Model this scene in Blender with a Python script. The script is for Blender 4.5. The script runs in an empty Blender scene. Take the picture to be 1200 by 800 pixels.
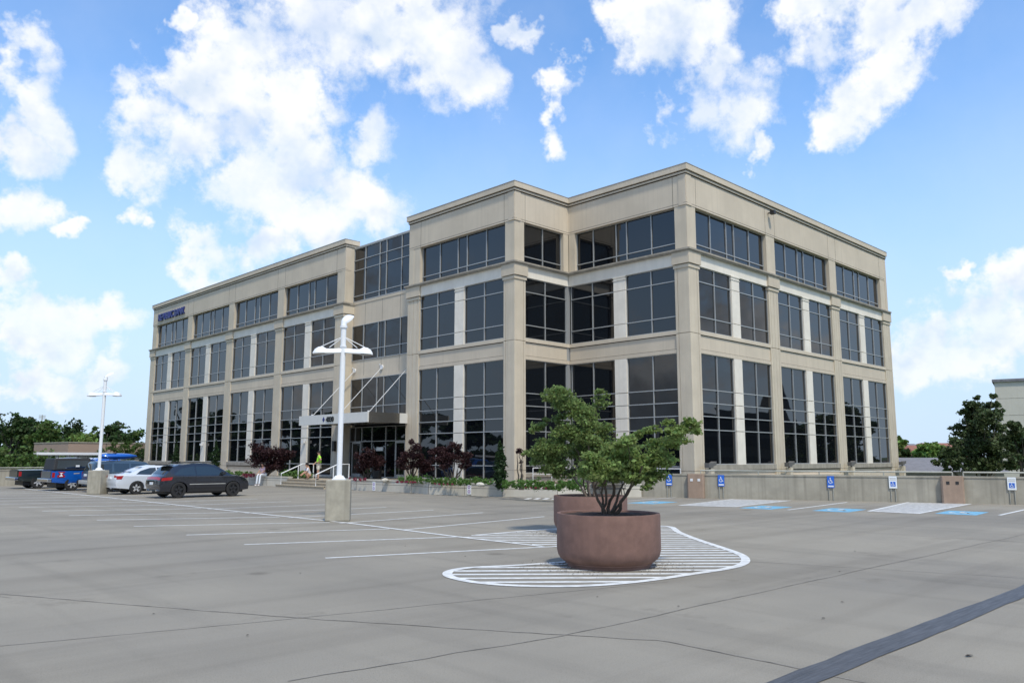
import bpy, bmesh, math, random
import numpy as np
from mathutils import Vector, Matrix
random.seed(7); rng = np.random.default_rng(7)
S = bpy.context.scene; COL = S.collection
PI = math.pi; R_ = math.radians
# ------------------------------------------------------------------ camera
FPX, PITCH, ROLL, YAW, CH = 943.96, .1433063, .0009237, -.7738565, 1.85
_r0 = Vector((math.cos(YAW), math.sin(YAW), 0)); _f0 = Vector((-math.sin(YAW), math.cos(YAW), 0)); _z = Vector((0, 0, 1))
CF = _f0*math.cos(PITCH)+_z*math.sin(PITCH); _u = _z*math.cos(PITCH)-_f0*math.sin(PITCH)
CR = _r0*math.cos(ROLL)+_u*math.sin(ROLL); CU = _u*math.cos(ROLL)-_r0*math.sin(ROLL)
CAM = Vector((0, 0, CH))
def ray(px, py): return CF+CR*((px-600)/FPX)+CU*((400-py)/FPX)
def at(px, py, depth):            # the point seen at a pixel of the photo, so many metres away
    return CAM+ray(px, py)*depth
def onz(px, py, z=0.):
    d = ray(px, py); return CAM+d*((z-CH)/d.z)
cd = bpy.data.cameras.new('camera'); cam = bpy.data.objects.new('camera', cd); COL.objects.link(cam)
cd.sensor_width = 36; cd.lens = FPX/1200*36; cd.clip_end = 6000; cd.clip_start = .1
m = Matrix((CR, CU, -CF)).transposed().to_4x4(); m.translation = CAM; cam.matrix_world = m; S.camera = cam
# ------------------------------------------------------------------ materials
def mat(name, col, rough=.8, metal=0., spec=None, var=.0, vscale=3., streak=0., bump=0., bscale=60., ior=None, emit=None, col2=None, stretch=(1, 1, 1), coat=0, island=0., transl=0., spots=0., sscale=2.):
    M = bpy.data.materials.new(name); M.use_nodes = True; nt = M.node_tree; N = nt.nodes; L = nt.links
    b = N['Principled BSDF']; b.inputs['Base Color'].default_value = (*col, 1); b.inputs['Roughness'].default_value = rough; b.inputs['Metallic'].default_value = metal
    if ior: b.inputs['IOR'].default_value = ior
    if spec is not None: b.inputs['Specular IOR Level'].default_value = spec
    if coat: b.inputs['Coat Weight'].default_value = coat; b.inputs['Coat Roughness'].default_value = .06
    tc = N.new('ShaderNodeTexCoord'); geo = N.new('ShaderNodeNewGeometry')
    cur = None
    def mixc(fac, a, bb, mode='MIX'):
        x = N.new('ShaderNodeMix'); x.data_type = 'RGBA'; x.blend_type = mode
        L.new(fac, x.inputs[0]) if not isinstance(fac, float) else setattr(x.inputs[0], 'default_value', fac)
        for i, v in ((6, a), (7, bb)):
            if isinstance(v, tuple): x.inputs[i].default_value = (*v, 1)
            else: L.new(v, x.inputs[i])
        return x.outputs[2]
    def noise(scale, st=(1, 1, 1), detail=6, rgh=.6, lo=.35, hi=.65):
        mp = N.new('ShaderNodeMapping'); mp.inputs['Scale'].default_value = st; L.new(geo.outputs['Position'], mp.inputs[0])
        n = N.new('ShaderNodeTexNoise'); n.inputs['Scale'].default_value = scale; n.inputs['Detail'].default_value = detail; n.inputs['Roughness'].default_value = rgh
        L.new(mp.outputs[0], n.inputs[0])
        r = N.new('ShaderNodeMapRange'); r.inputs[1].default_value = lo; r.inputs[2].default_value = hi; L.new(n.outputs[0], r.inputs[0])
        return r.outputs[0]
    c = tuple(col)
    if var:
        d = tuple(x*(1-var) for x in col) if col2 is None else col2
        u = tuple(min(1, x*(1+var*.6)) for x in col) if col2 is None else col
        c = mixc(noise(vscale, stretch), d, u)
    if streak:
        c = mixc(noise(1.0, (5, 5, .18), 5, .55, .48, .75), c, tuple(x*(1-streak) for x in col))
    if spots:
        c = mixc(noise(sscale, (1, 1, 1), 8, .7, .6, .8), c, tuple(x*(1-spots) for x in col))
    if island:
        hs = N.new('ShaderNodeHueSaturation'); 
        mr = N.new('ShaderNodeMapRange'); mr.inputs[3].default_value = 1-island; mr.inputs[4].default_value = 1+island
        L.new(geo.outputs['Random Per Island'], mr.inputs[0]); L.new(mr.outputs[0], hs.inputs['Value'])
        mr2 = N.new('ShaderNodeMapRange'); mr2.inputs[3].default_value = .5-.055*island; mr2.inputs[4].default_value = .5+.045*island
        L.new(geo.outputs['Random Per Island'], mr2.inputs[0]); L.new(mr2.outputs[0], hs.inputs['Hue'])
        if isinstance(c, tuple): hs.inputs['Color'].default_value = (*c, 1)
        else: L.new(c, hs.inputs['Color'])
        c = hs.outputs[0]
    if not isinstance(c, tuple): L.new(c, b.inputs['Base Color'])
    if bump:
        bp = N.new('ShaderNodeBump'); bp.inputs['Strength'].default_value = bump; bp.inputs['Distance'].default_value = .01
        L.new(noise(bscale, (1, 1, 1), 4, .6, 0, 1), bp.inputs['Height']); L.new(bp.outputs[0], b.inputs['Normal'])
    if transl:
        t = N.new('ShaderNodeBsdfTranslucent'); ms = N.new('ShaderNodeMixShader'); ms.inputs[0].default_value = transl
        if isinstance(c, tuple): t.inputs[0].default_value = (*c, 1)
        else: L.new(c, t.inputs[0])
        L.new(b.outputs[0], ms.inputs[1]); L.new(t.outputs[0], ms.inputs[2]); L.new(ms.outputs[0], N['Material Output'].inputs[0])
    return M
M = {}
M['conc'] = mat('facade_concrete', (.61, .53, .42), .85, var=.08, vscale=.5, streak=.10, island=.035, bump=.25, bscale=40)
M['pierc'] = mat('pier_concrete', (.61, .535, .42), .85, var=.08, vscale=.9, streak=.10, island=.03, bump=.25, bscale=40)
M['white'] = mat('white_pilaster', (.82, .765, .67), .8, var=.08, vscale=1.2, streak=.08)
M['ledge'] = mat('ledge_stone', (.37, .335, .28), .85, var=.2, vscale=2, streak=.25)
M['groove'] = mat('groove_shadow_gap', (.05, .042, .035), .9)
M['coping'] = mat('metal_coping', (.40, .40, .38), .5, var=.2, vscale=1)
M['glass'] = mat('tinted_glass', (.005, .006, .008), .015, ior=1.66, var=.0)
_n = M['glass'].node_tree; _g = _n.nodes.new('ShaderNodeNewGeometry'); _t = _n.nodes.new('ShaderNodeTexNoise'); _t.inputs['Scale'].default_value = .9; _t.inputs['Detail'].default_value = 1; _b = _n.nodes.new('ShaderNodeBump'); _b.inputs['Strength'].default_value = .35; _b.inputs['Distance'].default_value = .006
_n.links.new(_g.outputs['Position'], _t.inputs[0]); _n.links.new(_t.outputs[0], _b.inputs['Height']); _n.links.new(_b.outputs[0], _n.nodes['Principled BSDF'].inputs['Normal'])
M['mull'] = mat('grey_mullion', (.40, .41, .41), .45, metal=.3)
M['dark'] = mat('dark_void', (.015, .015, .016), .9)
M['lot'] = mat('lot_concrete', (.325, .297, .242), .88, var=.08, vscale=.35, spots=.12, sscale=.9, bump=.35, bscale=30)
def lot_material(M_):
    nt = M_.node_tree; N = nt.nodes; L = nt.links; b = N['Principled BSDF']; src = b.inputs['Base Color'].links[0].from_socket
    geo = N.new('ShaderNodeNewGeometry')
    def layer(src, scale, st, lo, hi, col, amt, detail=6, rg=.6, tex='N'):
        mp = N.new('ShaderNodeMapping'); mp.inputs['Scale'].default_value = st; mp.inputs['Rotation'].default_value = (0, 0, .35); L.new(geo.outputs['Position'], mp.inputs[0])
        if tex == 'N': n = N.new('ShaderNodeTexNoise'); n.inputs['Detail'].default_value = detail; n.inputs['Roughness'].default_value = rg; n.inputs['Scale'].default_value = scale; o = n.outputs[0]
        else: n = N.new('ShaderNodeTexVoronoi'); n.inputs['Scale'].default_value = scale; o = n.outputs['Distance']
        L.new(mp.outputs[0], n.inputs['Vector']); r = N.new('ShaderNodeMapRange'); r.inputs[1].default_value = lo; r.inputs[2].default_value = hi; r.inputs[4].default_value = amt; L.new(o, r.inputs[0])
        x = N.new('ShaderNodeMix'); x.data_type = 'RGBA'; x.blend_type = 'MULTIPLY'; L.new(r.outputs[0], x.inputs[0]); L.new(src, x.inputs[6]); x.inputs[7].default_value = (*col, 1); return x.outputs[2]
    c = layer(src, .09, (1, 1, 1), .40, .62, (.78, .79, .82), 1, 4)          # broad tonal patches
    c = layer(c, 1, (.05, .9, 1), .48, .70, (.80, .79, .78), 1, 6)            # drag marks from traffic
    c = layer(c, 1, (1.3, .07, 1), .52, .72, (.84, .84, .84), 1, 6)
    c = layer(c, .55, (1, 1, 1), .60, .72, (.66, .64, .62), .8, 9, .7)         # stains
    c = layer(c, .42, (1, 1, 1), .10, .035, (.55, .53, .51), .7, tex='V')      # oil drips
    c = layer(c, 70, (1, 1, 1), .5, .75, (.62, .60, .58), .9, 3)              # aggregate
    c = layer(c, 170, (1, 1, 1), .5, .72, (.6, .6, .6), .9, 2)
    L.new(c, b.inputs['Base Color'])
lot_material(M['lot'])
M['grass'] = mat('ground_grass', (.08, .12, .04), .95, var=.3, vscale=.2)
M['paint'] = mat('white_paint', (.70, .71, .70), .7, var=.22, vscale=6, spots=.35, sscale=9)
M['worn'] = mat('worn_white_paint', (.52, .52, .51), .75, var=.25, vscale=6, spots=.35, sscale=6)
M['bluep'] = mat('blue_marking', (.17, .43, .62), .7, var=.25, vscale=6)
M['joint'] = mat('joint_sealant', (.235, .215, .19), .85, var=.5, vscale=3)
M['tar'] = mat('tar_strip', (.085, .09, .10), .6, var=.35, vscale=7, stretch=(.3, 4, 1), bump=.6, bscale=25)
M['par'] = mat('parapet_concrete', (.36, .335, .275), .9, var=.15, vscale=1.5, streak=.32, bump=.3, bscale=30)
M['pwall'] = mat('planter_wall_block', (.56, .53, .46), .85, var=.07, vscale=1.5, streak=.1)
M['step'] = mat('step_concrete', (.42, .36, .27), .85, var=.15, vscale=3)
M['brown'] = mat('brown_concrete', (.33, .24, .18), .85, var=.12, vscale=3, streak=.12, bump=.2)
M['planter'] = mat('planter_clay', (.20, .115, .092), .78, var=.16, vscale=5, spots=.3, sscale=3, streak=.16, bump=.5, bscale=90)
M['soil'] = mat('soil', (.035, .022, .016), .95, var=.5, vscale=25, bump=1, bscale=40)
M['mulch'] = mat('mulch', (.10, .075, .055), .95, var=.4, vscale=12)
M['pbase'] = mat('pole_base_concrete', (.37, .345, .28), .9, var=.15, vscale=4, streak=.3, bump=.3)
M['wmetal'] = mat('white_enamel', (.80, .82, .84), .4)
M['wdull'] = mat('white_plastic', (.72, .73, .74), .5)
M['rail'] = mat('grey_rail', (.42, .42, .37), .6, metal=.2, var=.15, vscale=3)
M['canopy'] = mat('canopy_panel', (.68, .67, .63), .4, var=.05)
M['canopyd'] = mat('canopy_side_metal', (.26, .24, .21), .25, metal=.8)
M['black'] = mat('black', (.012, .012, .012), .5)
M['navy'] = mat('navy_letters', (.012, .02, .16), .4)
M['signblue'] = mat('sign_blue', (.02, .13, .58), .5)
M['signwhite'] = mat('sign_white', (.78, .82, .85), .5)
M['tyre'] = mat('tyre', (.018, .018, .019), .8)
M['alloy'] = mat('alloy', (.68, .69, .70), .35, metal=.5)
M['red'] = mat('tail_lamp_red', (.35, .01, .012), .2, coat=.5)
M['carglass'] = mat('car_glass', (.012, .018, .018), .03, ior=1.9)
M['chrome'] = mat('chrome', (.6, .6, .6), .2, metal=1)
M['suv'] = mat('grey_blue_paint', (.013, .016, .026), .22, metal=.25, coat=1)
M['silver'] = mat('silver_paint', (.70, .74, .80), .3, metal=.2, coat=.8)
M['teal'] = mat('slate_paint', (.06, .10, .14), .3, metal=.4, coat=.6)
M['blue'] = mat('blue_paint', (.008, .12, .52), .25, metal=.25, coat=.8)
M['green'] = mat('dark_green_paint', (.022, .036, .038), .35, metal=.4, coat=.6)
M['trim'] = mat('black_trim', (.02, .02, .022), .55)
M['bark'] = mat('bark', (.12, .095, .075), .9, var=.35, vscale=14, stretch=(1, 1, .3), bump=.6)
M['bark2'] = mat('grey_bark', (.09, .075, .06), .9, var=.3, vscale=8)
def leafm(n, c, isl=.45, tr=.35): return mat(n, c, .55, island=isl, transl=tr, spec=.3)
M['maple'] = leafm('maple_leaf', (.235, .32, .10), .4, .5); M['maple2'] = leafm('maple_leaf_deep', (.20, .275, .09), .4, .5)
M['redm'] = leafm('red_maple_leaf', (.045, .018, .02), .5, .25)
M['cedar'] = leafm('cedar_leaf', (.022, .050, .014), .4, .15)
M['hedge'] = leafm('hedge_leaf', (.12, .19, .05), .4, .4)
M['tree1'] = leafm('dark_tree_leaf', (.045, .08, .024), .5, .35)
M['tree2'] = leafm('mid_tree_leaf', (.085, .14, .035), .5, .35)
M['tree3'] = leafm('bright_tree_leaf', (.16, .25, .06), .5, .35)
M['treeR'] = leafm('plum_green_leaf', (.085, .12, .05), .5, .35)
M['pinkf'] = leafm('pink_flower', (.30, .06, .10), .4, .2)
M['shrub'] = leafm('shrub_leaf', (.13, .24, .06), .4, .4)
M['tan'] = mat('tan_wall', (.37, .27, .215), .85, var=.06, vscale=.5)
M['tanl'] = mat('tan_wall_low', (.40, .36, .31), .85, var=.1)
M['cream'] = mat('cream_siding', (.60, .57, .49), .8, var=.05, vscale=.4, streak=.06)
M['brick'] = mat('brick', (.30, .13, .09), .85, var=.2, vscale=6)
M['garage'] = mat('dark_garage_wall', (.07, .065, .06), .9, var=.3)
M['lampg'] = mat('grey_lamp_housing', (.13, .125, .12), .6)
M['roofg'] = mat('grey_shingle', (.20, .20, .22), .9, var=.15)
M['redtrim'] = mat('red_trim', (.38, .03, .06), .6)
M['debris'] = mat('debris', (.05, .04, .03), .9, island=.5)
M['skin'] = mat('skin', (.50, .29, .20), .6)
M['hiviz'] = mat('lime_shirt', (.38, .85, .05), .8)
M['khaki'] = mat('light_shorts', (.60, .57, .50), .85)
M['shirtw'] = mat('white_shirt', (.68, .70, .76), .85)
M['pink'] = mat('pale_pink_shirt', (.72, .52, .60), .85)
M['pantsw'] = mat('white_trousers', (.72, .76, .82), .85)
M['hair'] = mat('dark_hair', (.02, .014, .012), .8)
M['shoe'] = mat('dark_shoe', (.05, .04, .035), .7)
# ------------------------------------------------------------------ helpers
def tag(o, label=None, cat=None, group=None, kind=None):
    if label: o['label'] = label
    if cat: o['category'] = cat
    if group: o['group'] = group
    if kind: o['kind'] = kind
    return o
def link_mesh(name, me, m, parent=None):
    o = bpy.data.objects.new(name, me); COL.objects.link(o)
    if m: me.materials.append(M[m] if isinstance(m, str) else m)
    if parent: o.parent = parent
    return o
def thing(name, loc=(0, 0, 0), rz=0, label=None, cat=None, group=None):
    o = bpy.data.objects.new(name, None); COL.objects.link(o); o.location = loc; o.rotation_euler = (0, 0, rz); o.empty_display_size = .2
    return tag(o, label, cat, group)
class MB:
    def __init__(s): s.v = []; s.f = []
    def add(s, vs, fs):
        k = len(s.v); s.v += [tuple(v) for v in vs]; s.f += [tuple(i+k for i in f) for f in fs]; return s
    def box(s, x0, x1, y0, y1, z0, z1):
        x0, x1 = min(x0, x1), max(x0, x1); y0, y1 = min(y0, y1), max(y0, y1); z0, z1 = min(z0, z1), max(z0, z1)
        return s.add([(x0, y0, z0), (x1, y0, z0), (x1, y1, z0), (x0, y1, z0), (x0, y0, z1), (x1, y0, z1), (x1, y1, z1), (x0, y1, z1)],
                     [(0, 3, 2, 1), (4, 5, 6, 7), (0, 1, 5, 4), (1, 2, 6, 5), (2, 3, 7, 6), (3, 0, 4, 7)])
    def obox(s, F, u0, u1, n0, n1, z0, z1):      # box in a facade frame
        vs = [F(u, n, z) for z in (z0, z1) for (u, n) in ((u0, n0), (u1, n0), (u1, n1), (u0, n1))]
        return s.add(vs, [(0, 3, 2, 1), (4, 5, 6, 7), (0, 1, 5, 4), (1, 2, 6, 5), (2, 3, 7, 6), (3, 0, 4, 7)])
    def prism(s, pts, z0, z1):                    # pts CCW in plan
        n = len(pts); vs = [(p[0], p[1], z0) for p in pts]+[(p[0], p[1], z1) for p in pts]
        return s.add(vs, [tuple(range(n))[::-1], tuple(range(n, 2*n))]+[(i, (i+1) % n, n+(i+1) % n, n+i) for i in range(n)])
    def tube(s, pts, rad, seg=8, cap=True):
        pts = [Vector(p) for p in pts]; rad = rad if isinstance(rad, (list, tuple)) else [rad]*len(pts)
        rings = []
        for i, p in enumerate(pts):
            t = (pts[min(i+1, len(pts)-1)]-pts[max(i-1, 0)]).normalized()
            a = Vector((0, 0, 1)) if abs(t.z) < .9 else Vector((1, 0, 0))
            e1 = t.cross(a).normalized(); e2 = t.cross(e1)
            rings.append([p+(e1*math.cos(2*PI*k/seg)+e2*math.sin(2*PI*k/seg))*rad[i] for k in range(seg)])
        vs = [v for r in rings for v in r]; fs = []
        for i in range(len(pts)-1):
            for k in range(seg): fs.append((i*seg+k, i*seg+(k+1) % seg, (i+1)*seg+(k+1) % seg, (i+1)*seg+k))
        if cap: fs.append(tuple(range(seg))[::-1]); fs.append(tuple((len(pts)-1)*seg+k for k in range(seg)))
        return s.add(vs, fs)
    def lathe(s, prof, seg=64, c=(0, 0)):
        vs = [(c[0]+r*math.cos(2*PI*k/seg), c[1]+r*math.sin(2*PI*k/seg), z) for r, z in prof for k in range(seg)]
        return s.add(vs, [(i*seg+k, i*seg+(k+1) % seg, (i+1)*seg+(k+1) % seg, (i+1)*seg+k) for i in range(len(prof)-1) for k in range(seg)])
    def build(s, name, m, parent=None, smooth=False, fix=True, bevel=0):
        me = bpy.data.meshes.new(name); me.from_pydata(s.v, [], s.f)
        if fix:
            bm = bmesh.new(); bm.from_mesh(me); bmesh.ops.recalc_face_normals(bm, faces=bm.faces); bm.to_mesh(me); bm.free()
        o = link_mesh(name, me, m, parent)
        if smooth:
            me.polygons.foreach_set('use_smooth', [True]*len(me.polygons)); me.set_sharp_from_angle(angle=R_(35))
        if bevel:
            b = o.modifiers.new('b', 'BEVEL'); b.width = bevel; b.segments = 2; b.limit_method = 'ANGLE'
        return o
def children(o): return [c for c in list(COL.objects) if c.parent == o]
def copy_tree(o, parent=None):
    c = o.copy(); COL.objects.link(c); c.parent = parent
    for ch in children(o): copy_tree(ch, c)
    return c
# ------------------------------------------------------------------ the ground
b = MB(); b.add([(-2500, -2500, -3), (2500, -2500, -3), (2500, 2500, -3), (-2500, 2500, -3)], [(0, 1, 2, 3)])
tag(b.build('ground', 'grass'), kind='structure')
PA = Vector((32.0, 23.9, 0)); PB = Vector((37.88, 9.23, 0)); PD = (PB-PA).normalized()
PE = PA+PD*62
b = MB(); b.prism([(-55, -55), (PE.x+12, -55), (PE.x+.0, PE.y), (PA.x+.2, PA.y+.2), (PA.x+1, 26), (27.8, 27), (26.8, 62), (-55, 62)], -1.2, 0)
tag(b.build('parking_deck', 'lot'), kind='structure')
# painted lines --------------------------------------------------------------
def strip(mb, pts, w, z):
    pts = [Vector((p[0], p[1], 0)) for p in pts]; n = len(pts); L_ = []
    for i, p in enumerate(pts):
        t = (pts[min(i+1, n-1)]-pts[max(i-1, 0)]).normalized(); q = Vector((-t.y, t.x, 0)); L_.append((p+q*w/2, p-q*w/2))
    vs = []; 
    for a, c in L_: vs += [(a.x, a.y, z), (c.x, c.y, z)]
    mb.add(vs, [(2*i, 2*i+1, 2*i+3, 2*i+2) for i in range(n-1)])
def smooth_path(pts, k=5):
    out = []; P = [Vector((*p[:2], 0)) for p in pts]; P = [P[0]*2-P[1]]+P+[P[-1]*2-P[-2]]
    for i in range(1, len(P)-2):
        for j in range(k):
            t = j/k; a, b_, c, d = P[i-1:i+3]
            out.append(.5*((2*b_)+(c-a)*t+(2*a-5*b_+4*c-d)*t*t+(3*b_-a-3*c+d)*t**3))
    out.append(P[-2]); return out
ZL = .004
lines = MB()
Lends = [13.46, 16.73, 19.73, 23.2, 26.2, 28.9, 31.9, 34.9, 37.9, 40.9, 43.9, 46.9, 49.9, 52.9]
for k, yl in enumerate(Lends):
    yc = 11.85+2.95*k
    cx = 12.8+.02*k
    strip(lines, [(8.3, yl), (cx, yc)], .11, ZL)
for k, (xr, yr) in enumerate([(19.05, 18.01), (18.9, 20.75), (18.55, 23.0), (18.3, 25.5), (18.0, 28.6), (17.7, 31.6), (17.7, 34.6), (17.7, 37.6), (17.7, 40.8), (17.7, 44), (17.7, 47.2), (17.7, 50.4), (17.7, 53.6)]):
    strip(lines, [(12.86+.02*k, 11.85+2.95*(k+2)-.5), (xr, yr)], .11, ZL)
strip(lines, [(12.65, 12.0), (12.72, 14.9), (13.1, 20), (13.1, 26.2), (13.2, 36.1), (13.3, 56)], .13, ZL*2)
# curved outline of the hatched island
isl = [(12.8, 11.9), (12.6, 12.05)]
loop = [(15.93, 14.75)] 
front = [(10.9, 10.0), (10.05, 10.28), (9.35, 10.58), (8.85, 10.5), (8.5, 10.15), (8.36, 9.75), (8.33, 9.3), (8.51, 8.7), (8.99, 8.13), (9.56, 7.8), (10.35, 7.61), (11.45, 7.53), (12.34, 7.48), (12.97, 7.56), (13.62, 7.83), (14.32, 8.33), (15.02, 9.09), (16.13, 10.41), (17.4, 11.8), (18.24, 12.54), (18.7, 13.0), (18.7, 13.45), (18.1, 13.9), (15.93, 14.72), (13.29, 14.86)]
sp = smooth_path(front, 6)
strip(lines, sp, .16, ZL*2)
strip(lines, [(10.9, 10.0), (12.0, 9.85), (12.9, 10.3), (12.85, 11.9)], .13, ZL*2)
# hatch bars clipped to the island
poly = [(p.x, p.y) for p in smooth_path(front+[(12.75, 14.7), (12.82, 11.9), (12.9, 10.4), (12.2, 9.85)], 3)]
def clip_line(p, d):
    ts = []
    n = len(poly)
    for i in range(n):
        a, c = poly[i], poly[(i+1) % n]; ex, ey = c[0]-a[0], c[1]-a[1]
        den = d[0]*ey-d[1]*ex
        if abs(den) < 1e-9: continue
        t = ((a[0]-p[0])*ey-(a[1]-p[1])*ex)/den; s_ = ((a[0]-p[0])*d[1]-(a[1]-p[1])*d[0])/den
        if 0 <= s_ < 1: ts.append(t)
    return sorted(ts)
hd = Vector((.74, -.672)).normalized(); hn = Vector((-hd.y, hd.x))
hatch = MB()
for k in range(-2, 40):
    p = Vector((9.0, 7.6))+hn*(.41*k)
    ts = clip_line(p, hd)
    for i in range(0, len(ts)-1, 2):
        if ts[i+1]-ts[i] > .25:
            a = p+hd*ts[i]; c = p+hd*ts[i+1]; strip(hatch, [a, c], .145, ZL)
tag(hatch.build('hatch_markings', 'paint'), kind='structure')
for xx in range(5): strip(lines, [(27.2+xx*.28, 26.6-xx*.30), (26.3+xx*.28, 26.0-xx*.30)], .22, ZL)
tag(lines.build('parking_lines', 'paint'), kind='structure')
acc = MB(); accl = MB(); blue = MB()
acc.prism([(27.3, 18.5), (28.0, 16.5), (34.0, 17.25), (33.2, 19.6)], .001, ZL)
acc.prism([(29.2, 11.9), (29.1, 10.25), (36.9, 10.9), (36.3, 13.1)], .001, ZL)
for (A_, B_, C_, D_) in [((27.3, 18.5), (28.0, 16.5), (34.0, 17.25), (33.2, 19.6)), ((29.2, 11.9), (29.1, 10.25), (36.9, 10.9), (36.3, 13.1))]:
    strip(accl, [A_, D_], .14, ZL*2); strip(accl, [B_, C_], .14, ZL*2); strip(accl, [A_, B_], .14, ZL*2+.001)
    for k in range(1, 9):
        t = k/9; strip(accl, [Vector(A_).lerp(Vector(D_), t), Vector(B_).lerp(Vector(C_), min(1, t+.08))], .12, ZL*3)
for a, c in [((27.76, 14.2), (34.4, 14.9)), ((30.27, 8.1), (37.5, 8.5)), ((27.2, 21.9), (32.6, 22.3)), ((31.2, 4.9), (38.6, 5.3))]: strip(accl, [a, c], .12, ZL*2)
tag(acc.build('worn_access_aisle', 'worn'), kind='structure'); tag(accl.build('accessible_stall_lines', 'paint'), kind='structure')
def wheelchair(mb, O, ex, ey, s, off):     # a plain wheelchair symbol in the plane O+ex,ey
    def P(x, y): return tuple(O+ex*(x*s)+ey*(y*s)+off)
    def bar(p, q, w):
        d = Vector((q[0]-p[0], q[1]-p[1])).normalized(); n = Vector((-d.y, d.x))*w/2
        mb.add([P(p[0]+n.x, p[1]+n.y), P(q[0]+n.x, q[1]+n.y), P(q[0]-n.x, q[1]-n.y), P(p[0]-n.x, p[1]-n.y)], [(0, 1, 2, 3)])
    k = 14
    for i in range(k):
        a0 = R_(130)+R_(250)*i/k; a1 = R_(130)+R_(250)*(i+1)/k
        q = [(-.05+r*math.cos(a), -.14+r*math.sin(a)) for a, r in ((a0, .30), (a1, .30), (a1, .21), (a0, .21))]
        mb.add([P(*z) for z in q], [(0, 1, 2, 3)])
    mb.add([P(-.05+.085*math.cos(2*PI*i/10), .40+.085*math.sin(2*PI*i/10)) for i in range(10)], [tuple(range(10))])
    bar((-.05, .30), (-.02, -.06), .10); bar((-.04, .12), (.15, .12), .07); bar((-.05, -.04), (.18, -.04), .09); bar((.17, -.02), (.26, -.32), .09); bar((.23, -.32), (.36, -.28), .07)
for (cx, cy) in [(28.3, 20.5), (28.6, 15.5), (29.1, 12.9), (30.7, 9.35)]:
    e1 = Vector((.995, .09, 0)); e2 = Vector((-.09, .995, 0)); c = Vector((cx, cy, ZL))
    q = [c+e1*sx*1.0+e2*sy*.62 for sx, sy in ((-1, -1), (1, -1), (1, 1), (-1, 1))]
    bl = MB(); bl.prism([(p.x, p.y) for p in q], .001, ZL); o = bl.build('accessible_bay_marking', 'bluep'); tag(o, kind='structure')
    w_ = MB(); wheelchair(w_, c, -e2, e1, 1.1, Vector((0, 0, ZL))); w_.build('wheelchair_symbol', 'paint', o)
# joints and tar strip
j = MB()
def jit(p, q, n=9, a=.02):
    return [Vector((p[0]+(q[0]-p[0])*i/n+random.uniform(-a, a), p[1]+(q[1]-p[1])*i/n+random.uniform(-a, a))) for i in range(n+1)]
strip(j, jit((2.9, 13.2), (4.91, 8.97))+jit((4.92, 8.95), (6.3, 6.45))+jit((6.32, 6.4), (7.08, 5.12))+jit((7.1, 5.0), (7.0, 1.5)), .022, ZL)
strip(j, jit((-3, 11.0), (4.94, 8.73), 14)+jit((5, 8.72), (10.5, 7.35), 10), .014, ZL)
strip(j, jit((3.62, 6.37), (6.54, 5.94))+jit((6.6, 5.93), (30, 5.6), 30), .016, ZL+.001)
strip(j, jit((13.4, 8.2), (14.79, 3.69), 8)+jit((14.8, 3.6), (15.3, -2), 8), .016, ZL)
strip(j, jit((20, 22), (21.5, -4), 20), .02, ZL); strip(j, jit((3, 12.6), (1.2, 18), 8), .012, ZL)
strip(j, jit((22, 14), (34, 13.6), 12), .012, ZL); strip(j, jit((-4, 17), (8, 16.2), 12), .012, ZL)
tag(j.build('expansion_joints', 'joint'), kind='structure')
t = MB(); n = 60; vs = []
for i in range(n+1):
    x = 3+30*i/n; y = 3.42-.004*i
    w1 = .19+random.uniform(-.02, .02); w2 = .17+random.uniform(-.02, .02); vs += [(x, y+w1*.85, ZL*2), (x, y-w2*.85, ZL*2)]
t.add(vs, [(2*i, 2*i+1, 2*i+3, 2*i+2) for i in range(n)]); tag(t.build('tar_strip', 'tar'), kind='structure')
# ------------------------------------------------------------------ the office building
XA, XB, YR, YT, XR = 30.8, 35.35, 22.98, 31.33, 31.62       # bump/wing plane, front plane, right plane, return plane, recess plane
Z_S, Z_H1, Z_S2, Z_H2, Z_L, Z_S3, Z_H3, Z_C, Z_T = 1.5, 7.28, 8.47, 11.95, 12.6, 12.8, 15.15, 16.85, 17.38
def Fwest(x, dz=0): return lambda u, n, z: (x-n, u, z+dz)            # wall facing -x, u runs along y
def Fsouth(y, dz=0): return lambda u, n, z: (u, y-n, z+dz)           # wall facing -y, u runs along x
BLD = thing('office_building', (30.8, 31.3, 0), 0, 'three storey beige office building with dark windows, a 4030 canopy and blue bank lettering', 'building')
BLD.location = (0, 0, 0)
wall = MB(); upper = MB(); corn = MB(); ledge = MB(); cop = MB(); beam = MB(); groove = MB(); roof = MB(); span = MB(); grooved = []
def pier(F, u0, u1, cap=True, full=True, left=True, right=True, z0=-3.0):
    p = MB(); w = u1-u0
    e = .17*w if w > .7 else .15
    for za, zb in ((z0, 1.18), (1.2, 8.28), (8.31, Z_H2-.02 if cap else Z_L)):
        p.obox(F, u0, u1, -.6, -.035, za, zb)
        for a, c in ((u0, u0+e), (u0+e+.03, u0+w*.5-.015), (u0+w*.5+.015, u1-e-.03), (u1-e, u1)):
            p.obox(F, a, c, -.036, 0, za, zb)
    if cap:
        p.obox(F, u0-.05, u1+.05, -.55, .05, Z_H2-.20, Z_H2-.02)
        p.obox(F, u0-.10, u1+.10, -.56, .11, Z_H2+.02, Z_L)
    p.obox(F, u0+.06, u1-.06, -.6, -.05, Z_S3-.06, Z_H3+.05)
    p.build('pier', 'pierc', BLD)
NG = .16   # glass set back behind the pier face
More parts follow.
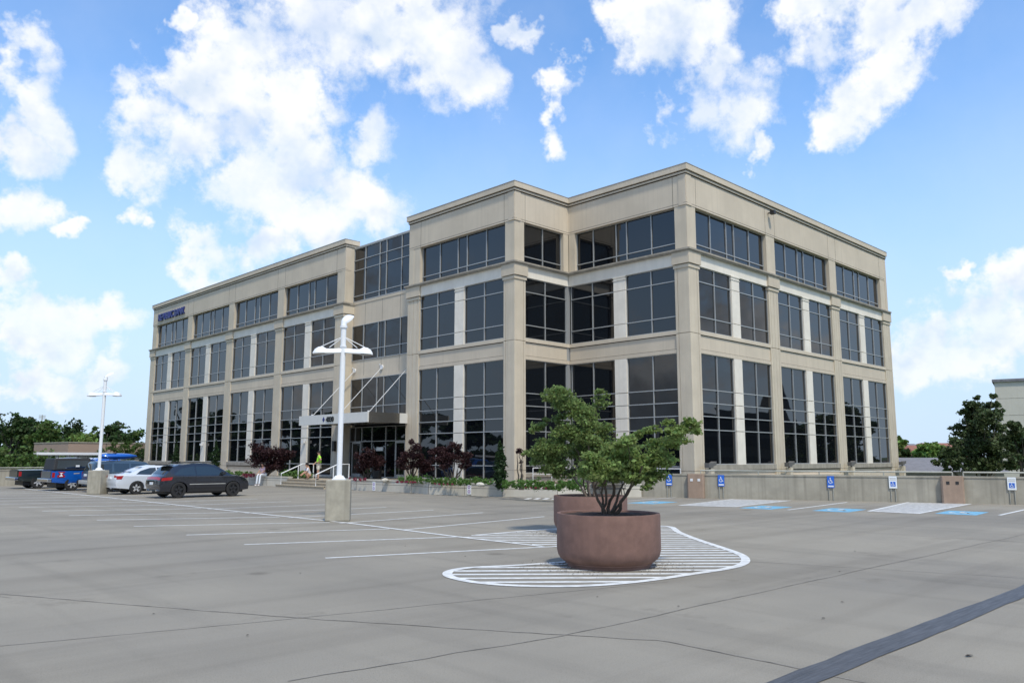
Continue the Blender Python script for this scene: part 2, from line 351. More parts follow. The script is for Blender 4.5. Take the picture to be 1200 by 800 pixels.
def window(F, u0, u1, z0, z1, vm, hm, inset=NG, name='window', fr=.05):
    g = MB(); g.obox(F, u0, u1, -inset-.03, -inset, z0, z1)
    # every pane sits a hair out of true, as real glazing does
    o = g.build(name, 'glass', BLD)
    us = [u0]+list(vm)+[u1]; zs = [z0]+list(hm)+[z1]
    me = bpy.data.meshes.new(name); vs = []; fs = []
    for i in range(len(us)-1):
        for k in range(len(zs)-1):
            t1 = random.gauss(0, .005); t2 = random.gauss(0, .005)
            uu = (us[i], us[i+1]); zz = (zs[k], zs[k+1]); q = len(vs)
            for (a, c, sa, sc) in ((0, 0, -1, -1), (1, 0, 1, -1), (1, 1, 1, 1), (0, 1, -1, 1)):
                vs.append(F(uu[a], -inset+.006+t1*sa*(uu[1]-uu[0])/2+t2*sc*(zz[1]-zz[0])/2, zz[c]))
            fs.append((q, q+1, q+2, q+3))
    g.v += vs; g.f += [tuple(x+8 for x in f) for f in fs]
    me.from_pydata(g.v, [], g.f); me.materials.append(M['glass']); o.data = me
    f = MB(); w = fr/2
    for u in vm: f.obox(F, u-w, u+w, -inset+.0, -inset+.07, z0, z1)
    for z in hm: f.obox(F, u0, u1, -inset+.002, -inset+.068, z-w, z+w)
    for (a, c, d, e_) in ((u0, u1, z0, z0+.05), (u0, u1, z1-.04, z1)): f.obox(F, a, c, -inset+.001, -inset+.06, d, e_)
    for a, c in ((u0, u0+.035), (u1-.035, u1)): f.obox(F, a, c, -inset+.001, -inset+.061, z0+.05, z1-.04)
    f.build('frame', 'mull', o)
    return o
def pilaster(F, u0, u1, lo=True, foot=None):
    p = MB()
    if foot is not None: p.obox(F, u0, u1, -.4, -.02, foot, Z_S-.012)
    for za, zb in ((Z_S, 3.28), (3.3, 3.98), (4.0, 4.68), (4.7, 5.38), (5.4, Z_H1)) if lo else ():
        p.obox(F, u0, u1, -.4, -.02, za, zb-.012)
    if p.v: p.build('pilaster', 'white', BLD); p = MB()
    for za, zb in ((Z_S2, 9.23), (9.25, 11.13), (11.15, Z_H2-.22)):
        p.obox(F, u0, u1, -.4, -.02, za, zb-.012)
    p.obox(F, u0-.03, u1+.03, -.4, .01, Z_H2-.22, Z_H2-.18); p.obox(F, u0, u1, -.4, -.02, Z_H2-.18, Z_H2-.06); p.obox(F, u0-.04, u1+.04, -.4, .02, Z_H2-.06, Z_H2)
    p.build('pilaster', 'white', BLD)
def bands(F, u0, u1, low=False):
    # storey band between ground and second storey
    span = MB(); beam = MB()
    span.obox(F, u0, u1, -.5, -.07, Z_H1, Z_S2)
    span.obox(F, u0, u1, -.1, -.03, Z_H1+.001, Z_H1+.2); span.obox(F, u0, u1, -.1, -.0, Z_S2-.20, Z_S2-.001)
    groove.obox(F, u0, u1, -.08, -.066, Z_H1+.2, Z_H1+.225); groove.obox(F, u0, u1, -.08, -.066, Z_S2-.24, Z_S2-.2)
    beam.obox(F, u0, u1, -.5, -.02, Z_H2, Z_L); beam.build('beam', 'white', BLD); span.build('spandrel', 'conc', BLD)
def topzone(F, u0, u1, e0=0, e1=0):        # e0/e1 extend the projecting courses round a corner
    upper = MB(); ledge = MB(); corn = MB(); cop = MB()
    upper.obox(F, u0, u1, -.5, -.03, Z_H3, Z_C)
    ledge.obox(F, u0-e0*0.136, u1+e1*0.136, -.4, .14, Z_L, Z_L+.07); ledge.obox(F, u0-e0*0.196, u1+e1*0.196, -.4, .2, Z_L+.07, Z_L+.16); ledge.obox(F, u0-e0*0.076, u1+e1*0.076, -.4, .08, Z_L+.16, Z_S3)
    corn.obox(F, u0-e0*0.046, u1+e1*0.046, -.5, .05, Z_C+.03, Z_C+.13); corn.obox(F, u0-e0*0.126, u1+e1*0.126, -.5, .13, Z_C+.19, Z_T-.03)
    groove.obox(F, u0, u1, -.5, -.0, Z_C-.015, Z_C+.03); groove.obox(F, u0, u1, -.5, .02, Z_C+.13, Z_C+.19)
    cop.obox(F, u0-e0*0.146, u1+e1*0.146, -.5, .15, Z_T-.03, Z_T)
    groove.obox(F, u0, u1, -.2, -.026, Z_H3+.10, Z_H3+.115)
    upper.build('parapet_wall', 'conc', BLD); ledge.build('ledge', 'ledge', BLD); corn.build('cornice', 'conc', BLD); cop.build('coping', 'coping', BLD)
def vjoint(F, u, z0, z1, n=-.026): groove.obox(F, u-.009, u+.009, -.2, n, z0, z1)
def sill(F, u0, u1, z=Z_S):
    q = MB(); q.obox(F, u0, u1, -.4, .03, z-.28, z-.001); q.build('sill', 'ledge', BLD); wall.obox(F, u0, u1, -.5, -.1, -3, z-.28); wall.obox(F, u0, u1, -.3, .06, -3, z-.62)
    groove.obox(F, u0, u1, -.3, -.09, z-.34, z-.281)
BARS = (3.3, 4.0, 4.7, 5.4)
def bay(F, a, c, flip=False, low=False, p0=True):   # two windows and a pilaster between piers a..c (length 7.55)
    m = (a+c)/2; h = .42
    zb = .62 if low else Z_S
    for (s, e) in ((a, m-h), (m+h, c)):
        window(F, s, e, zb, Z_H1, [(s+e)/2], ((1.41,) if low else ())+BARS)
        window(F, s, e, Z_S2, Z_H2, [(s+e)/2], (9.24, 11.14))
    pilaster(F, m-h, m+h, foot=-3 if low else None)
    if low:
        wall.obox(F, a, c, -.5, -.08, -3, .62)
    else: sill(F, a, c)
    d = (c-a-.84)/4
    window(F, a-.02, c+.02, Z_S3, Z_H3, (a+d, m-h, m+h, c-d), (Z_S3+.42,), inset=.30)
    bands(F, a, c)
FW, FB, FS, FT, FR = Fwest(XA), Fwest(XB), Fsouth(YR, .003), Fsouth(YT, .006), Fwest(XR)
# west wing: piers centred at 49.15, 57.85, 66.55, 75.25, 83.9
wp = [(48.6, 49.7), (57.28, 58.42), (65.98, 67.12), (74.68, 75.82), (83.38, 84.5)]
for a, c in wp: pier(FW, a, c)
for i in range(4): bay(FW, wp[i][1], wp[i+1][0], low=(i == 0))
topzone(FW, 48.6, 84.5, 1, 1)
for y in (49.75, 57.25, 58.45, 65.95, 67.15, 74.65, 75.85, 83.35): vjoint(FW, y, Z_H3, Z_C)
# bump
for a, c in ((31.333, 32.2), (39.9, 41.1)): pier(FW, a, c)
bay(FW, 32.2, 39.9, low=True); topzone(FW, 31.333, 41.1, 1, 1)
for y in (32.2, 39.9): vjoint(FW, y, Z_H3, Z_C)
# front of the corner block (u = y, from 22.98 to 31.33)
pier(FB, 22.983, 23.85)
pa, pb, pc, pd = 23.85, 27.15, 27.98, 31.33
for s, e in ((pa, pb), (pc, pd-.06)):
    mm = (25.45 if s == pa else 29.6)
    window(FB, s, e, 1.0, Z_H1, [mm], (1.41,)+BARS); window(FB, s, e, Z_S2, Z_H2, [mm], (9.24, 11.14))
pilaster(FB, pb, pc, foot=1.0); bands(FB, pa, pd); wall.obox(FB, pa, pd, -.5, -.06, -3, 1.0); q = MB(); q.obox(FB, pa, pd, -.4, .03, .8, .999); q.build('sill', 'ledge', BLD)
window(FB, pa-.02, pd-.45, Z_S3, Z_H3, (25.45, 27.15, 27.9, 29.6), (Z_S3+.42,), inset=.30)
q = MB(); q.obox(FB, pd-.45, pd, -.5, -.04, Z_S3, Z_H3); q.build('pier', 'pierc', BLD)
topzone(FB, 22.983, YT+.3, 1, 0)
for y in (23.85,): vjoint(FB, y, Z_H3, Z_C)
# return wall between bump and front (u = x, from 30.8 to 35.35)
pier(FT, 30.803, 31.68)
window(FT, 31.68, 35.2, 1.0, Z_H1, [33.4], (1.41,)+BARS); window(FT, 31.68, 35.2, Z_S2, Z_H2, [33.4], (9.24, 11.14))
window(FT, 31.66, 34.95, Z_S3, Z_H3, [33.35], (Z_S3+.42,), inset=.30)
bands(FT, 31.68, 35.42); wall.obox(FT, 31.68, 35.3, -.5, -.06, -3, 1.0); q = MB(); q.obox(FT, 31.68, 35.3, -.4, .025, .8, .999); q.build('sill', 'ledge', BLD)
topzone(FT, 30.803, XB+.3, 1, 0); vjoint(FT, 31.68, Z_H3, Z_C)
q = MB(); q.obox(FT, 35.2, 35.5, -.45, -.05, -3, Z_H2); q.build('corner_mullion', 'mull', BLD)
q = MB(); q.obox(FT, 34.95, 35.4, -.5, -.045, Z_S3, Z_H3); q.build('pier', 'pierc', BLD)
# right side
pier(FS, 35.353, 36.3)
rp = [(35.35, 36.3), (43.8, 44.95), (52.35, 53.5), (61.0, 62.3)]
for a, c in rp[1:]: pier(FS, a, c)
for i in range(3): bay(FS, rp[i][1], rp[i+1][0])
topzone(FS, 35.353, 62.3, 1, 0)
for x in (36.3, 43.8, 44.95, 52.35, 53.5, 61.0): vjoint(FS, x, Z_H3, Z_C)
# sides that close the volume
FE = lambda u, n, z: (62.3+n, u, z); FN = lambda u, n, z: (u, 84.5+n, z)
for z0, z1 in ((-3, Z_L), (Z_S3-.05, Z_C)):
    wall.obox(FE, 23.0, 62, -.4, -.03, z0, z1); wall.obox(FN, 30.9, 50, -.4, -.03, z0, z1)
wall.box(49.6, 50, 62, 84.1, -3, Z_C); wall.box(50, 61.9, 61.6, 62, -3, Z_C)
FG = lambda u, n, z: (u, 41.103+n, z+.009); FGs = lambda u, n, z: (u, 48.597-n, z+.009)
# the recess above the entrance: side walls, glass and bands
for F_, nm in ((FG, 'a'), (FGs, 'b')):
    q = MB(); q.obox(F_, XA+.037, XR+.4, -.5, -.02, -3, Z_H2-.02); q.obox(F_, XA+.037, XR+.4, -.5, -.02, Z_L+.01, Z_C); q.obox(F_, XA-.10, XR+.2, -.5, .10, Z_H2+.02, Z_L); q.obox(F_, XA-.04, XR+.2, -.5, .05, Z_H2-.2, Z_H2-.021)
    q.build('pier', 'pierc', BLD)
    ledge.obox(F_, XA-.1, XR+.2, -.4, .16, Z_L, Z_L+.16); corn.obox(F_, XA-.0, XR+.3, -.5, .05, Z_C+.02, Z_C+.14); corn.obox(F_, XA-.0, XR+.3, -.5, .13, Z_C+.18, Z_T-.03); cop.obox(F_, XA, XR+.3, -.5, .14, Z_T-.03, Z_T)
RV = (47.19, 45.44, 44.64, 42.9)
window(FR, 41.1, 48.6, 12.85, 16.75, RV[::-1], (13.25, 15.14, 15.87), inset=0)
window(FR, 41.1, 48.6, 8.58, 11.1, RV[::-1], (9.28,), inset=0)
window(FR, 41.1, 48.6, 4.62, 7.3, RV[::-1], (5.32,), inset=0)
span.obox(FR, 41.1, 48.6, -.4, .02, 11.1, 12.85); span.obox(FR, 41.1, 48.6, -.3, .05, 12.65, 12.86); span.obox(FR, 41.1, 48.6, -.4, .02, 7.3, 8.58); span.obox(FR, 41.1, 48.6, -.3, .05, 7.3, 7.5)
for y in (45.04, 43.0, 47.1): groove.obox(FR, y-.01, y+.01, -.1, .024, 7.5, 12.65)
cop.obox(FR, 41.1, 48.6, -.4, .08, 16.75, 16.87)
# entrance: glazing with two doors
window(FR, 41.1, 48.6, .55, 3.94, (42.0, 43.2, 44.3, 45.9, 47.1, 47.9), (2.95,), inset=.02)
for y0 in (42.05, 47.12-.0):
    d = MB(); d.obox(FR, y0, y0+1.05, .03, .08, .57, 2.9); o = d.build('entrance_door', 'glass', BLD)
    f = MB()
    for a, c, e_, g_ in ((y0, y0+.09, .56, 2.92), (y0+.96, y0+1.05, .56, 2.92), (y0+.09, y0+.96, 2.8, 2.92), (y0+.09, y0+.96, .56, .78)): f.obox(FR, a, c, .02, .10, e_, g_)
    f.build('frame', 'mull', o); h = MB(); h.tube([FR(y0+.14, .16, 1.3), FR(y0+.14, .16, 1.9)], .02); h.build('handle', 'chrome', o)
q = MB(); q.obox(FR, 44.5, 45.2, .05, .12, 2.3, 2.55); q.build('entrance_notice', 'signwhite', BLD)
wall.obox(FR, 41.1, 48.6, -.4, .0, -3, .55)
# canopy
cn = MB(); cn.box(27.9, 31.55, 40.98, 48.88, 4.06, 4.55); CAN = cn.build('canopy', 'canopyd', BLD)
c2 = MB(); c2.box(27.8, 27.9, 40.9, 48.96, 3.98, 4.6); c2.box(30.2, 31.6, 40.90, 40.98, 3.98, 4.6); c2.build('fascia', 'canopy', CAN)
c2 = MB(); c2.box(27.9, 30.2, 40.92, 40.98, 3.98, 4.6); c2.build('side_panel', 'canopyd', CAN)
for yy in (41.6, 44.9, 48.2):
    r = MB(); r.tube([(28.35, yy, 4.6), (31.58, yy, 7.9)], .022); r.tube([(31.6, yy, 7.9), (31.52, yy, 7.9)], .16, 12); r.tube([(28.35, yy, 4.55), (28.35, yy, 4.72)], .08, 8)
    r.tube([(31.6, yy+.25, 8.1), (31.55, yy+.25, 8.1)], .05, 8); r.build('tie_rod', 'wdull', CAN)
for yy in (42.5, 47.0):
    r = MB(); r.box(29.2, 30.4, yy-.5, yy+.5, 4.035, 4.062); r.build('soffit_panel', 'coping', CAN)
def text(s, size, m, parent, loc, xdir, zup=(0, 0, 1), depth=.03, name='lettering', bold=.0, align='LEFT', sx=1.):
    cu = bpy.data.curves.new(name, 'FONT'); cu.body = s; cu.size = size; cu.extrude = depth; cu.offset = bold; cu.align_x = align
    o = bpy.data.objects.new(name, cu); COL.objects.link(o)
    dg = bpy.context.evaluated_depsgraph_get(); me = bpy.data.meshes.new_from_object(o.evaluated_get(dg))
    bpy.data.objects.remove(o); o = link_mesh(name, me, None, parent); me.materials.clear(); me.materials.append(M[m])
    X = Vector(xdir).normalized(); Z = Vector(zup); N_ = X.cross(Z)
    mm = Matrix((X*sx, Z, X.cross(Z))).transposed().to_4x4(); mm.translation = Vector(loc); me.transform(mm)
    return o
text('4030', .46, 'black', CAN, (27.79, 45.55, 4.12), (0, -1, 0), bold=.012)
q = MB(); c = Vector((27.78, 45.85, 4.28)); q.add([c+Vector((0, .14, 0)), c+Vector((0, 0, .17)), c+Vector((0, -.14, 0)), c+Vector((0, 0, -.17)), c+Vector((.02, .14, 0)), c+Vector((.02, 0, .17)), c+Vector((.02, -.14, 0)), c+Vector((.02, 0, -.17))], [(0, 1, 2, 3), (4, 5, 6, 7), (0, 1, 5, 4), (1, 2, 6, 5), (2, 3, 7, 6), (3, 0, 4, 7)]); q.build('emblem', 'navy', CAN)
text('REPUBLIC BANK', .95, 'navy', BLD, (30.74, 82.95, 15.55), (0, -1, 0), depth=.06, bold=.02, sx=.93, name='sign_lettering')
# wall lights on piers of the entrance, small camera high on the right wall
for yy in (49.15,):
    q = MB(); q.box(30.6, 30.82, yy-.12, yy+.12, 2.3, 3.0); q.build('wall_lamp', 'trim', BLD)
q = MB(); q.tube([(44.2, 22.98, 16.55), (44.2, 22.8, 16.55)], .04); q.box(44.1, 44.35, 22.55, 22.82, 16.44, 16.66); q.build('security_camera', 'trim', BLD)
for (cx_, cy_) in ((30.78, 53.3), (30.78, 70.9)):
    q = MB(); q.box(cx_-.2, cx_, cy_-.1, cy_+.1, 2.9, 3.1); q.build('security_camera', 'wdull', BLD)
# roof
roof.box(30.95, 49.9, 49.0, 84.3, 16.3, 16.5); roof.box(30.95, 49.9, 31.45, 40.6, 16.3, 16.5); roof.box(32.05, 49.9, 40.6, 49.0, 16.3, 16.5); roof.box(35.8, 49.9, 23.3, 31.45, 16.3, 16.5); roof.box(49.9, 62.1, 23.3, 62, 16.3, 16.5)
roof.box(38, 42, 33, 37, 16.5, 17.6)
roof.build('roof', 'roofg', BLD)
# low white rail in front of the corner windows
for pts in ([(31.9, 31.0, 1.3), (35.0, 31.0, 1.3), (35.0, 23.6, 1.3)],):
    q = MB(); q.tube(pts, .03)
    q.tube([(p[0], p[1], .95) for p in pts], .02)
    for p in [(31.9, 31.0), (33.4, 31.0), (35.0, 31.0), (35.0, 29), (35.0, 27), (35.0, 25), (35.0, 23.6)]: q.tube([(p[0], p[1], .5), (p[0], p[1], 1.3)], .025, 6)
    q.build('safety_rail', 'wdull', BLD)
for mb_, nm, mm_ in ((wall, 'wall', 'conc'), (span, 'spandrel', 'conc'), (corn, 'cornice', 'conc'), (ledge, 'ledge', 'ledge'), (cop, 'coping', 'coping'), (groove, 'panel_joint', 'groove')):
    mb_.build(nm, mm_, BLD)
# unseen solid dark blocks added inside so that nothing shines through
q = MB(); q.box(36.2, 61, 24, 61, -2.9, 16.2); q.box(31.9, 49, 49.2, 84, -2.9, 16.2); q.box(32.3, 49, 32, 49.2, -2.9, 16.2); q.build('interior_blocker', 'dark', BLD)
# ------------------------------------------------------------------ parapets
PN = Vector((PD.y, -PD.x, 0))      # points away from the lot? corrected below
if PN.dot(Vector((1, 0, 0))) < 0: PN = -PN
def PF(u, n, z): p = PA+PD*u-PN*n; return (p.x, p.y, z)
pw = thing('parapet_wall', (0, 0, 0), 0, 'long streaked concrete parapet with a grey pipe rail along the right edge of the lot', 'wall')
q = MB(); q.obox(PF, -.3, 62, -.25, 0, -3, 1.04); q.obox(PF, -.3, 62, -.28, .03, 1.04, 1.11)
for u in (3.1, 6.3, 9.5, 17.5, 21, 25, 29, 33): pass
q.build('wall', 'par', pw)
q = MB()
for a, c in ((2.9, 13.35), (13.75, 40)):
    q.tube([PF(a, -.12, 1.27), PF(c, -.12, 1.27)], .035)
    u = a
    while u <= c+.01: q.tube([PF(u, -.12, 1.1), PF(u, -.12, 1.27)], .03, 6); u += (c-a)/(4 if c < 20 else 11)
q.build('pipe_rail', 'rail', pw)
# far left parapet
lp = thing('parapet_wall', (0, 0, 0), 0, 'concrete parapet below the round hedges at the far left', 'wall')
q = MB(); q.box(-55, 25.2, 61.6, 61.85, -3, 1.0); q.box(-55, 25.2, 61.57, 61.88, 1.0, 1.08); q.build('wall', 'par', lp)
q = MB(); q.tube([(-55, 61.7, 1.18), (25, 61.7, 1.18)], .03); q.build('pipe_rail', 'rail', lp)
# ramp-like rear boundary, unseen
# brown boxes on the parapet
for i, (u0, u1, lab) in enumerate(((2.32, 3.10, 'brown concrete box on the parapet between two blue accessible signs'), (12.88, 13.72, 'brown concrete box with two dark square sockets, right of the white accessible sign'))):
    t = thing('utility_box', PF((u0+u1)/2, 0, 0), math.atan2(PD.y, PD.x), lab, 'utility box', 'brown boxes along the parapet')
    w = (u1-u0)/2; q = MB(); q.prism([(-w, .1), (-w, -.22), (-w+.06, -.28), (w-.06, -.28), (w, -.22), (w, .1)], 0, 1.118)
    side = -1
    # which side faces the lot
    q.build('housing', 'brown', t, bevel=.01)
    for s in (-.17, .17):
        c = MB(); y = side*.28; c.box(s-.06, s+.06, y, y+side*.015, .78, .90); o = c.build('socket_cover', 'trim' if i else 'wdull', t)
# accessible parking signs
def acc_sign(u, kind, lab):
    p = PF(u, .06, 0); ang = math.atan2(PD.y, PD.x)
    t = thing('parking_sign', (p[0], p[1], 0), 0, lab, 'sign', 'accessible parking signs on the parapet')
    ex = Vector((-PD.x, -PD.y, 0)) if (Vector((-PD.x, -PD.y, 0)).dot(CR) > 0) else Vector((PD.x, PD.y, 0))
    fn = -PN
    def P(x, z, d): v = ex*x+fn*d; return (v.x, v.y, z)
    def plate(mb, x0, x1, z0, z1, d0, d1):
        vs = [P(x, z, d) for d in (d0, d1) for (x, z) in ((x0, z0), (x1, z0), (x1, z1), (x0, z1))]
        mb.add(vs, [(0, 1, 2, 3), (7, 6, 5, 4), (0, 4, 5, 1), (1, 5, 6, 2), (2, 6, 7, 3), (3, 7, 4, 0)])
    W = .145 if kind == 'blue' else .155
    q = MB()
    if kind != 'blue': z0, z1 = .58, 1.09
    else: z0, z1 = .56, 1.07
    for x in (-.09, .09): plate(q, x-.012, x+.012, 0.02, z1-.04, -.04, -.015)
    q.build('post', 'rail', t)
    q = MB(); plate(q, -W, W, z0, z1, -.012, 0); q.build('panel', 'signblue' if kind == 'blue' else 'signwhite', t)
    sy = MB()
    if kind == 'blue':
        wheelchair(sy, Vector((0, 0, .87)), ex, Vector((0, 0, 1)), .27, fn*.004); sy.build('wheelchair_symbol', 'signwhite', t)
        q = MB(); plate(q, -W+.03, W-.03, .60, .66, .001, .004); q.build('white_band', 'signwhite', t)
    else:
        q = MB(); plate(q, -.10, .10, .66, .86, .001, .004); bl = q.build('blue_square', 'signblue', t)
        wheelchair(sy, Vector((0, 0, .76)), ex, Vector((0, 0, 1)), .18, fn*.007); sy.build('wheelchair_symbol', 'signwhite', bl)
        q = MB(); 
        for zz in (.93, .99): plate(q, -.12, .12, zz, zz+.025, .001, .004)
        q.build('text_band', 'coping', t)
acc_sign(1.43, 'blue', 'blue wheelchair sign left of the plain brown box, leftmost on the parapet')
acc_sign(3.86, 'blue', 'blue wheelchair sign just right of the plain brown box')
acc_sign(8.59, 'blue', 'blue wheelchair sign in the middle of the parapet, next left of a white sign')
acc_sign(11.07, 'white', 'white sign with blue wheelchair square below the far corner of the building')
acc_sign(15.44, 'white', 'white sign with blue wheelchair square at the far right edge of the photo')
# floodlights on stub posts along the right facade
for i, (x, lab) in enumerate(((36.0, 'grey floodlight on a stub post at the near corner of the building'), (44.4, 'grey floodlight at the second pier of the right facade'), (52.9, 'grey floodlight at the third pier of the right facade'), (61.6, 'grey floodlight at the far corner pier of the right facade'))):
    t = thing('floodlight', (x, 22.5, 0), 0, lab, 'floodlight', 'floodlights below the right facade')
    q = MB(); q.box(-.16, .16, -.16, .16, -3, 1.3); q.build('post', 'pierc', t)
    q = MB(); q.box(-.28, .1, -.14, .14, 1.36, 1.6); q.add([(.1, -.12, 1.42), (.1, .12, 1.42), (.1, .12, 1.6), (.1, -.12, 1.6), (.38, -.16, 1.5), (.38, .16, 1.5), (.38, .16, 1.68), (.38, -.16, 1.68)], [(0, 1, 2, 3), (4, 5, 6, 7), (0, 1, 5, 4), (1, 2, 6, 5), (2, 3, 7, 6), (3, 0, 4, 7)]); q.tube([(0, 0, 1.3), (0, 0, 1.38)], .06); q.build('lamp_housing', 'lampg', t)
# ------------------------------------------------------------------ planter wall, steps, terrace
pl = [(31.9, 23.75), (28.4, 26.0), (27.3, 28.6), (26.2, 32.9), (26.85, 35.2), (26.55, 40.0), (26.6, 42.1)]
pl2 = [(26.6, 47.9), (26.3, 50.2), (25.9, 62), (25.7, 86)]
PWT = thing('planter_wall', (0, 0, 0), 0, 'low pale block wall holding the planting bed in front of the building', 'wall')
q = MB(); cp_ = MB(); gr = MB()
def wallrun(pts):
    for i in range(len(pts)-1):
        a = Vector(pts[i]); c = Vector(pts[i+1]); d = (c-a).normalized(); n = Vector((d.y, -d.x))
        if n.x < 0: n = -n
        def F(u, nn, z, a=a, d=d, n=n): p = a+d*u-n*nn; return (p.x, p.y, z)
        L_ = (c-a).length
        q.obox(F, 0, L_, -.3, 0, -.02, .56); cp_.obox(F, -.01, L_+.01, -.34, .03, .56, .63)
        gr.obox(F, 0, L_, -.2, .003, .36, .375)
        k = max(1, round(L_/2.6))
        for s in range(1, k+1): gr.obox(F, L_*s/k-.009, L_*s/k+.009, -.2, .0035, .0, .55)
wallrun(pl); wallrun(pl2)
q.build('wall', 'pwall', PWT); cp_.build('coping', 'pwall', PWT); gr.build('block_joint', 'groove', PWT)
b = MB(); b.prism([(27.0, 42.1), (26.85, 40), (27.15, 35.3), (26.55, 33.0), (27.65, 28.7), (28.7, 26.2), (32.0, 24.1), (35.2, 23.0), (35.3, 31.3), (31.5, 48.7), (31.0, 48.7), (30.8, 42.1)], -1, .5)
tag(b.build('planting_bed', 'mulch'), kind='structure')
b = MB(); b.prism([(30.8, 86), (26.05, 86), (26.2, 62), (26.6, 50.3), (26.9, 48), (30.8, 48)], -1, .5); tag(b.build('planting_bed', 'mulch'), kind='structure')
b = MB(); b.box(26.9, 31.9, 42.1, 48.0, -1, .505); tag(b.build('entrance_terrace', 'step'), kind='structure')
ST = thing('entrance_steps', (0, 0, 0), 0, 'three low tan concrete steps up to the entrance terrace', 'steps')
for k in range(3):
    b = MB(); x0 = 25.7+.4*k; b.box(x0, 26.9, 42.12, 47.88, -.0, .167*(k+1)-.002*0); b.box(x0-.03, x0+.1, 42.12, 47.88, .167*(k+1)-.045, .167*(k+1)+.002); b.build('step', 'step', ST)
for i, (yy, lab) in enumerate(((47.4, 'white handrail at the left side of the entrance steps'), (43.2, 'white handrail right of the man in lime, beside the lamp pole base'), )):
    t = thing('handrail', (25.8, yy, 0), 0, lab, 'handrail', 'handrails at the entrance steps')
    q = MB(); q.tube([(0, 0, .0), (0, 0, .85), (1.5, 0, 1.45), (2.3, 0, 1.45), (2.3, 0, .5)], .035, 8); q.build('rail', 'wmetal', t)
    q = MB(); q.tube([(1.2, 0, .5), (1.2, 0, 1.33)], .03, 8); q.build('post', 'wmetal', t)
# two small white signs on the planter wall
for i, (px, py, lab) in enumerate(((438.5, 569.5, 'small white sign with two purple marks on the pale wall, nearer the lamp pole'), (550, 573, 'small white sign with two purple marks on the pale wall, nearer the big planters'))):
    a = Vector(pl[4 if i == 0 else 2]+(0,)); c = Vector(pl[5 if i == 0 else 3]+(0,)); d = (c-a).normalized(); n = Vector((-abs(d.y), d.x if d.y > 0 else -d.x, 0))
    rr = ray(px, py); tt = ((a-CAM).dot(n))/rr.dot(n); p = CAM+rr*tt+n*.02
    t = thing('wall_sign', (p.x, p.y, p.z), math.atan2(d.y, d.x), lab, 'sign', 'small signs on the planter wall')
    s = 1
    q = MB(); q.box(-.13, .13, -.008, .008, -.24, .24); q.build('panel', 'signwhite', t)
    for zz in (-.11, .11):
        q = MB()
        for k in range(12):
            a0, a1 = 2*PI*k/12, 2*PI*(k+1)/12
            for yy in (.011, -.011):
                q.add([(r*math.cos(a), yy, zz+r*math.sin(a)) for a, r in ((a0, .08), (a1, .08), (a1, .045), (a0, .045))], [(0, 1, 2, 3)])
        q.build('ring_symbol', mat('purple', (.30, .10, .42), .6) if 'purple' not in bpy.data.materials else bpy.data.materials['purple'], t)
# bench
t = thing('bench', (31.3, 24.75, 0), math.atan2(24.9-23.9, -3.), 'dark mesh bench behind the planter trees beside the parapet end', 'bench')
B_ = onz(735, 580.5); t.location = (30.1, 24.3, 0); t.rotation_euler = (0, 0, R_(-36))
q = MB(); q.box(-.75, .75, -.28, .22, .42, .46); q.build('seat', 'trim', t)
q = MB(); 
for k in range(9): q.box(-.75, .75, .22+.008*k, .25+.008*k, .48+.042*k, .51+.042*k)
q.box(-.75, -.71, .22, .3, .46, .9); q.box(.71, .75, .22, .3, .46, .9); q.build('backrest', 'trim', t)
for sx in (-.66, .66):
    for sy in (-.22, .2): 
        q = MB(); q.tube([(sx, sy, .42), (sx*1.08, sy*1.3, 0)], .022, 6); q.build('leg', 'trim', t)
    q = MB(); q.tube([(sx*1.1, -.24, .42), (sx*1.1, -.24, .62), (sx*1.1, .24, .64)], .02, 6); q.build('armrest', 'trim', t)
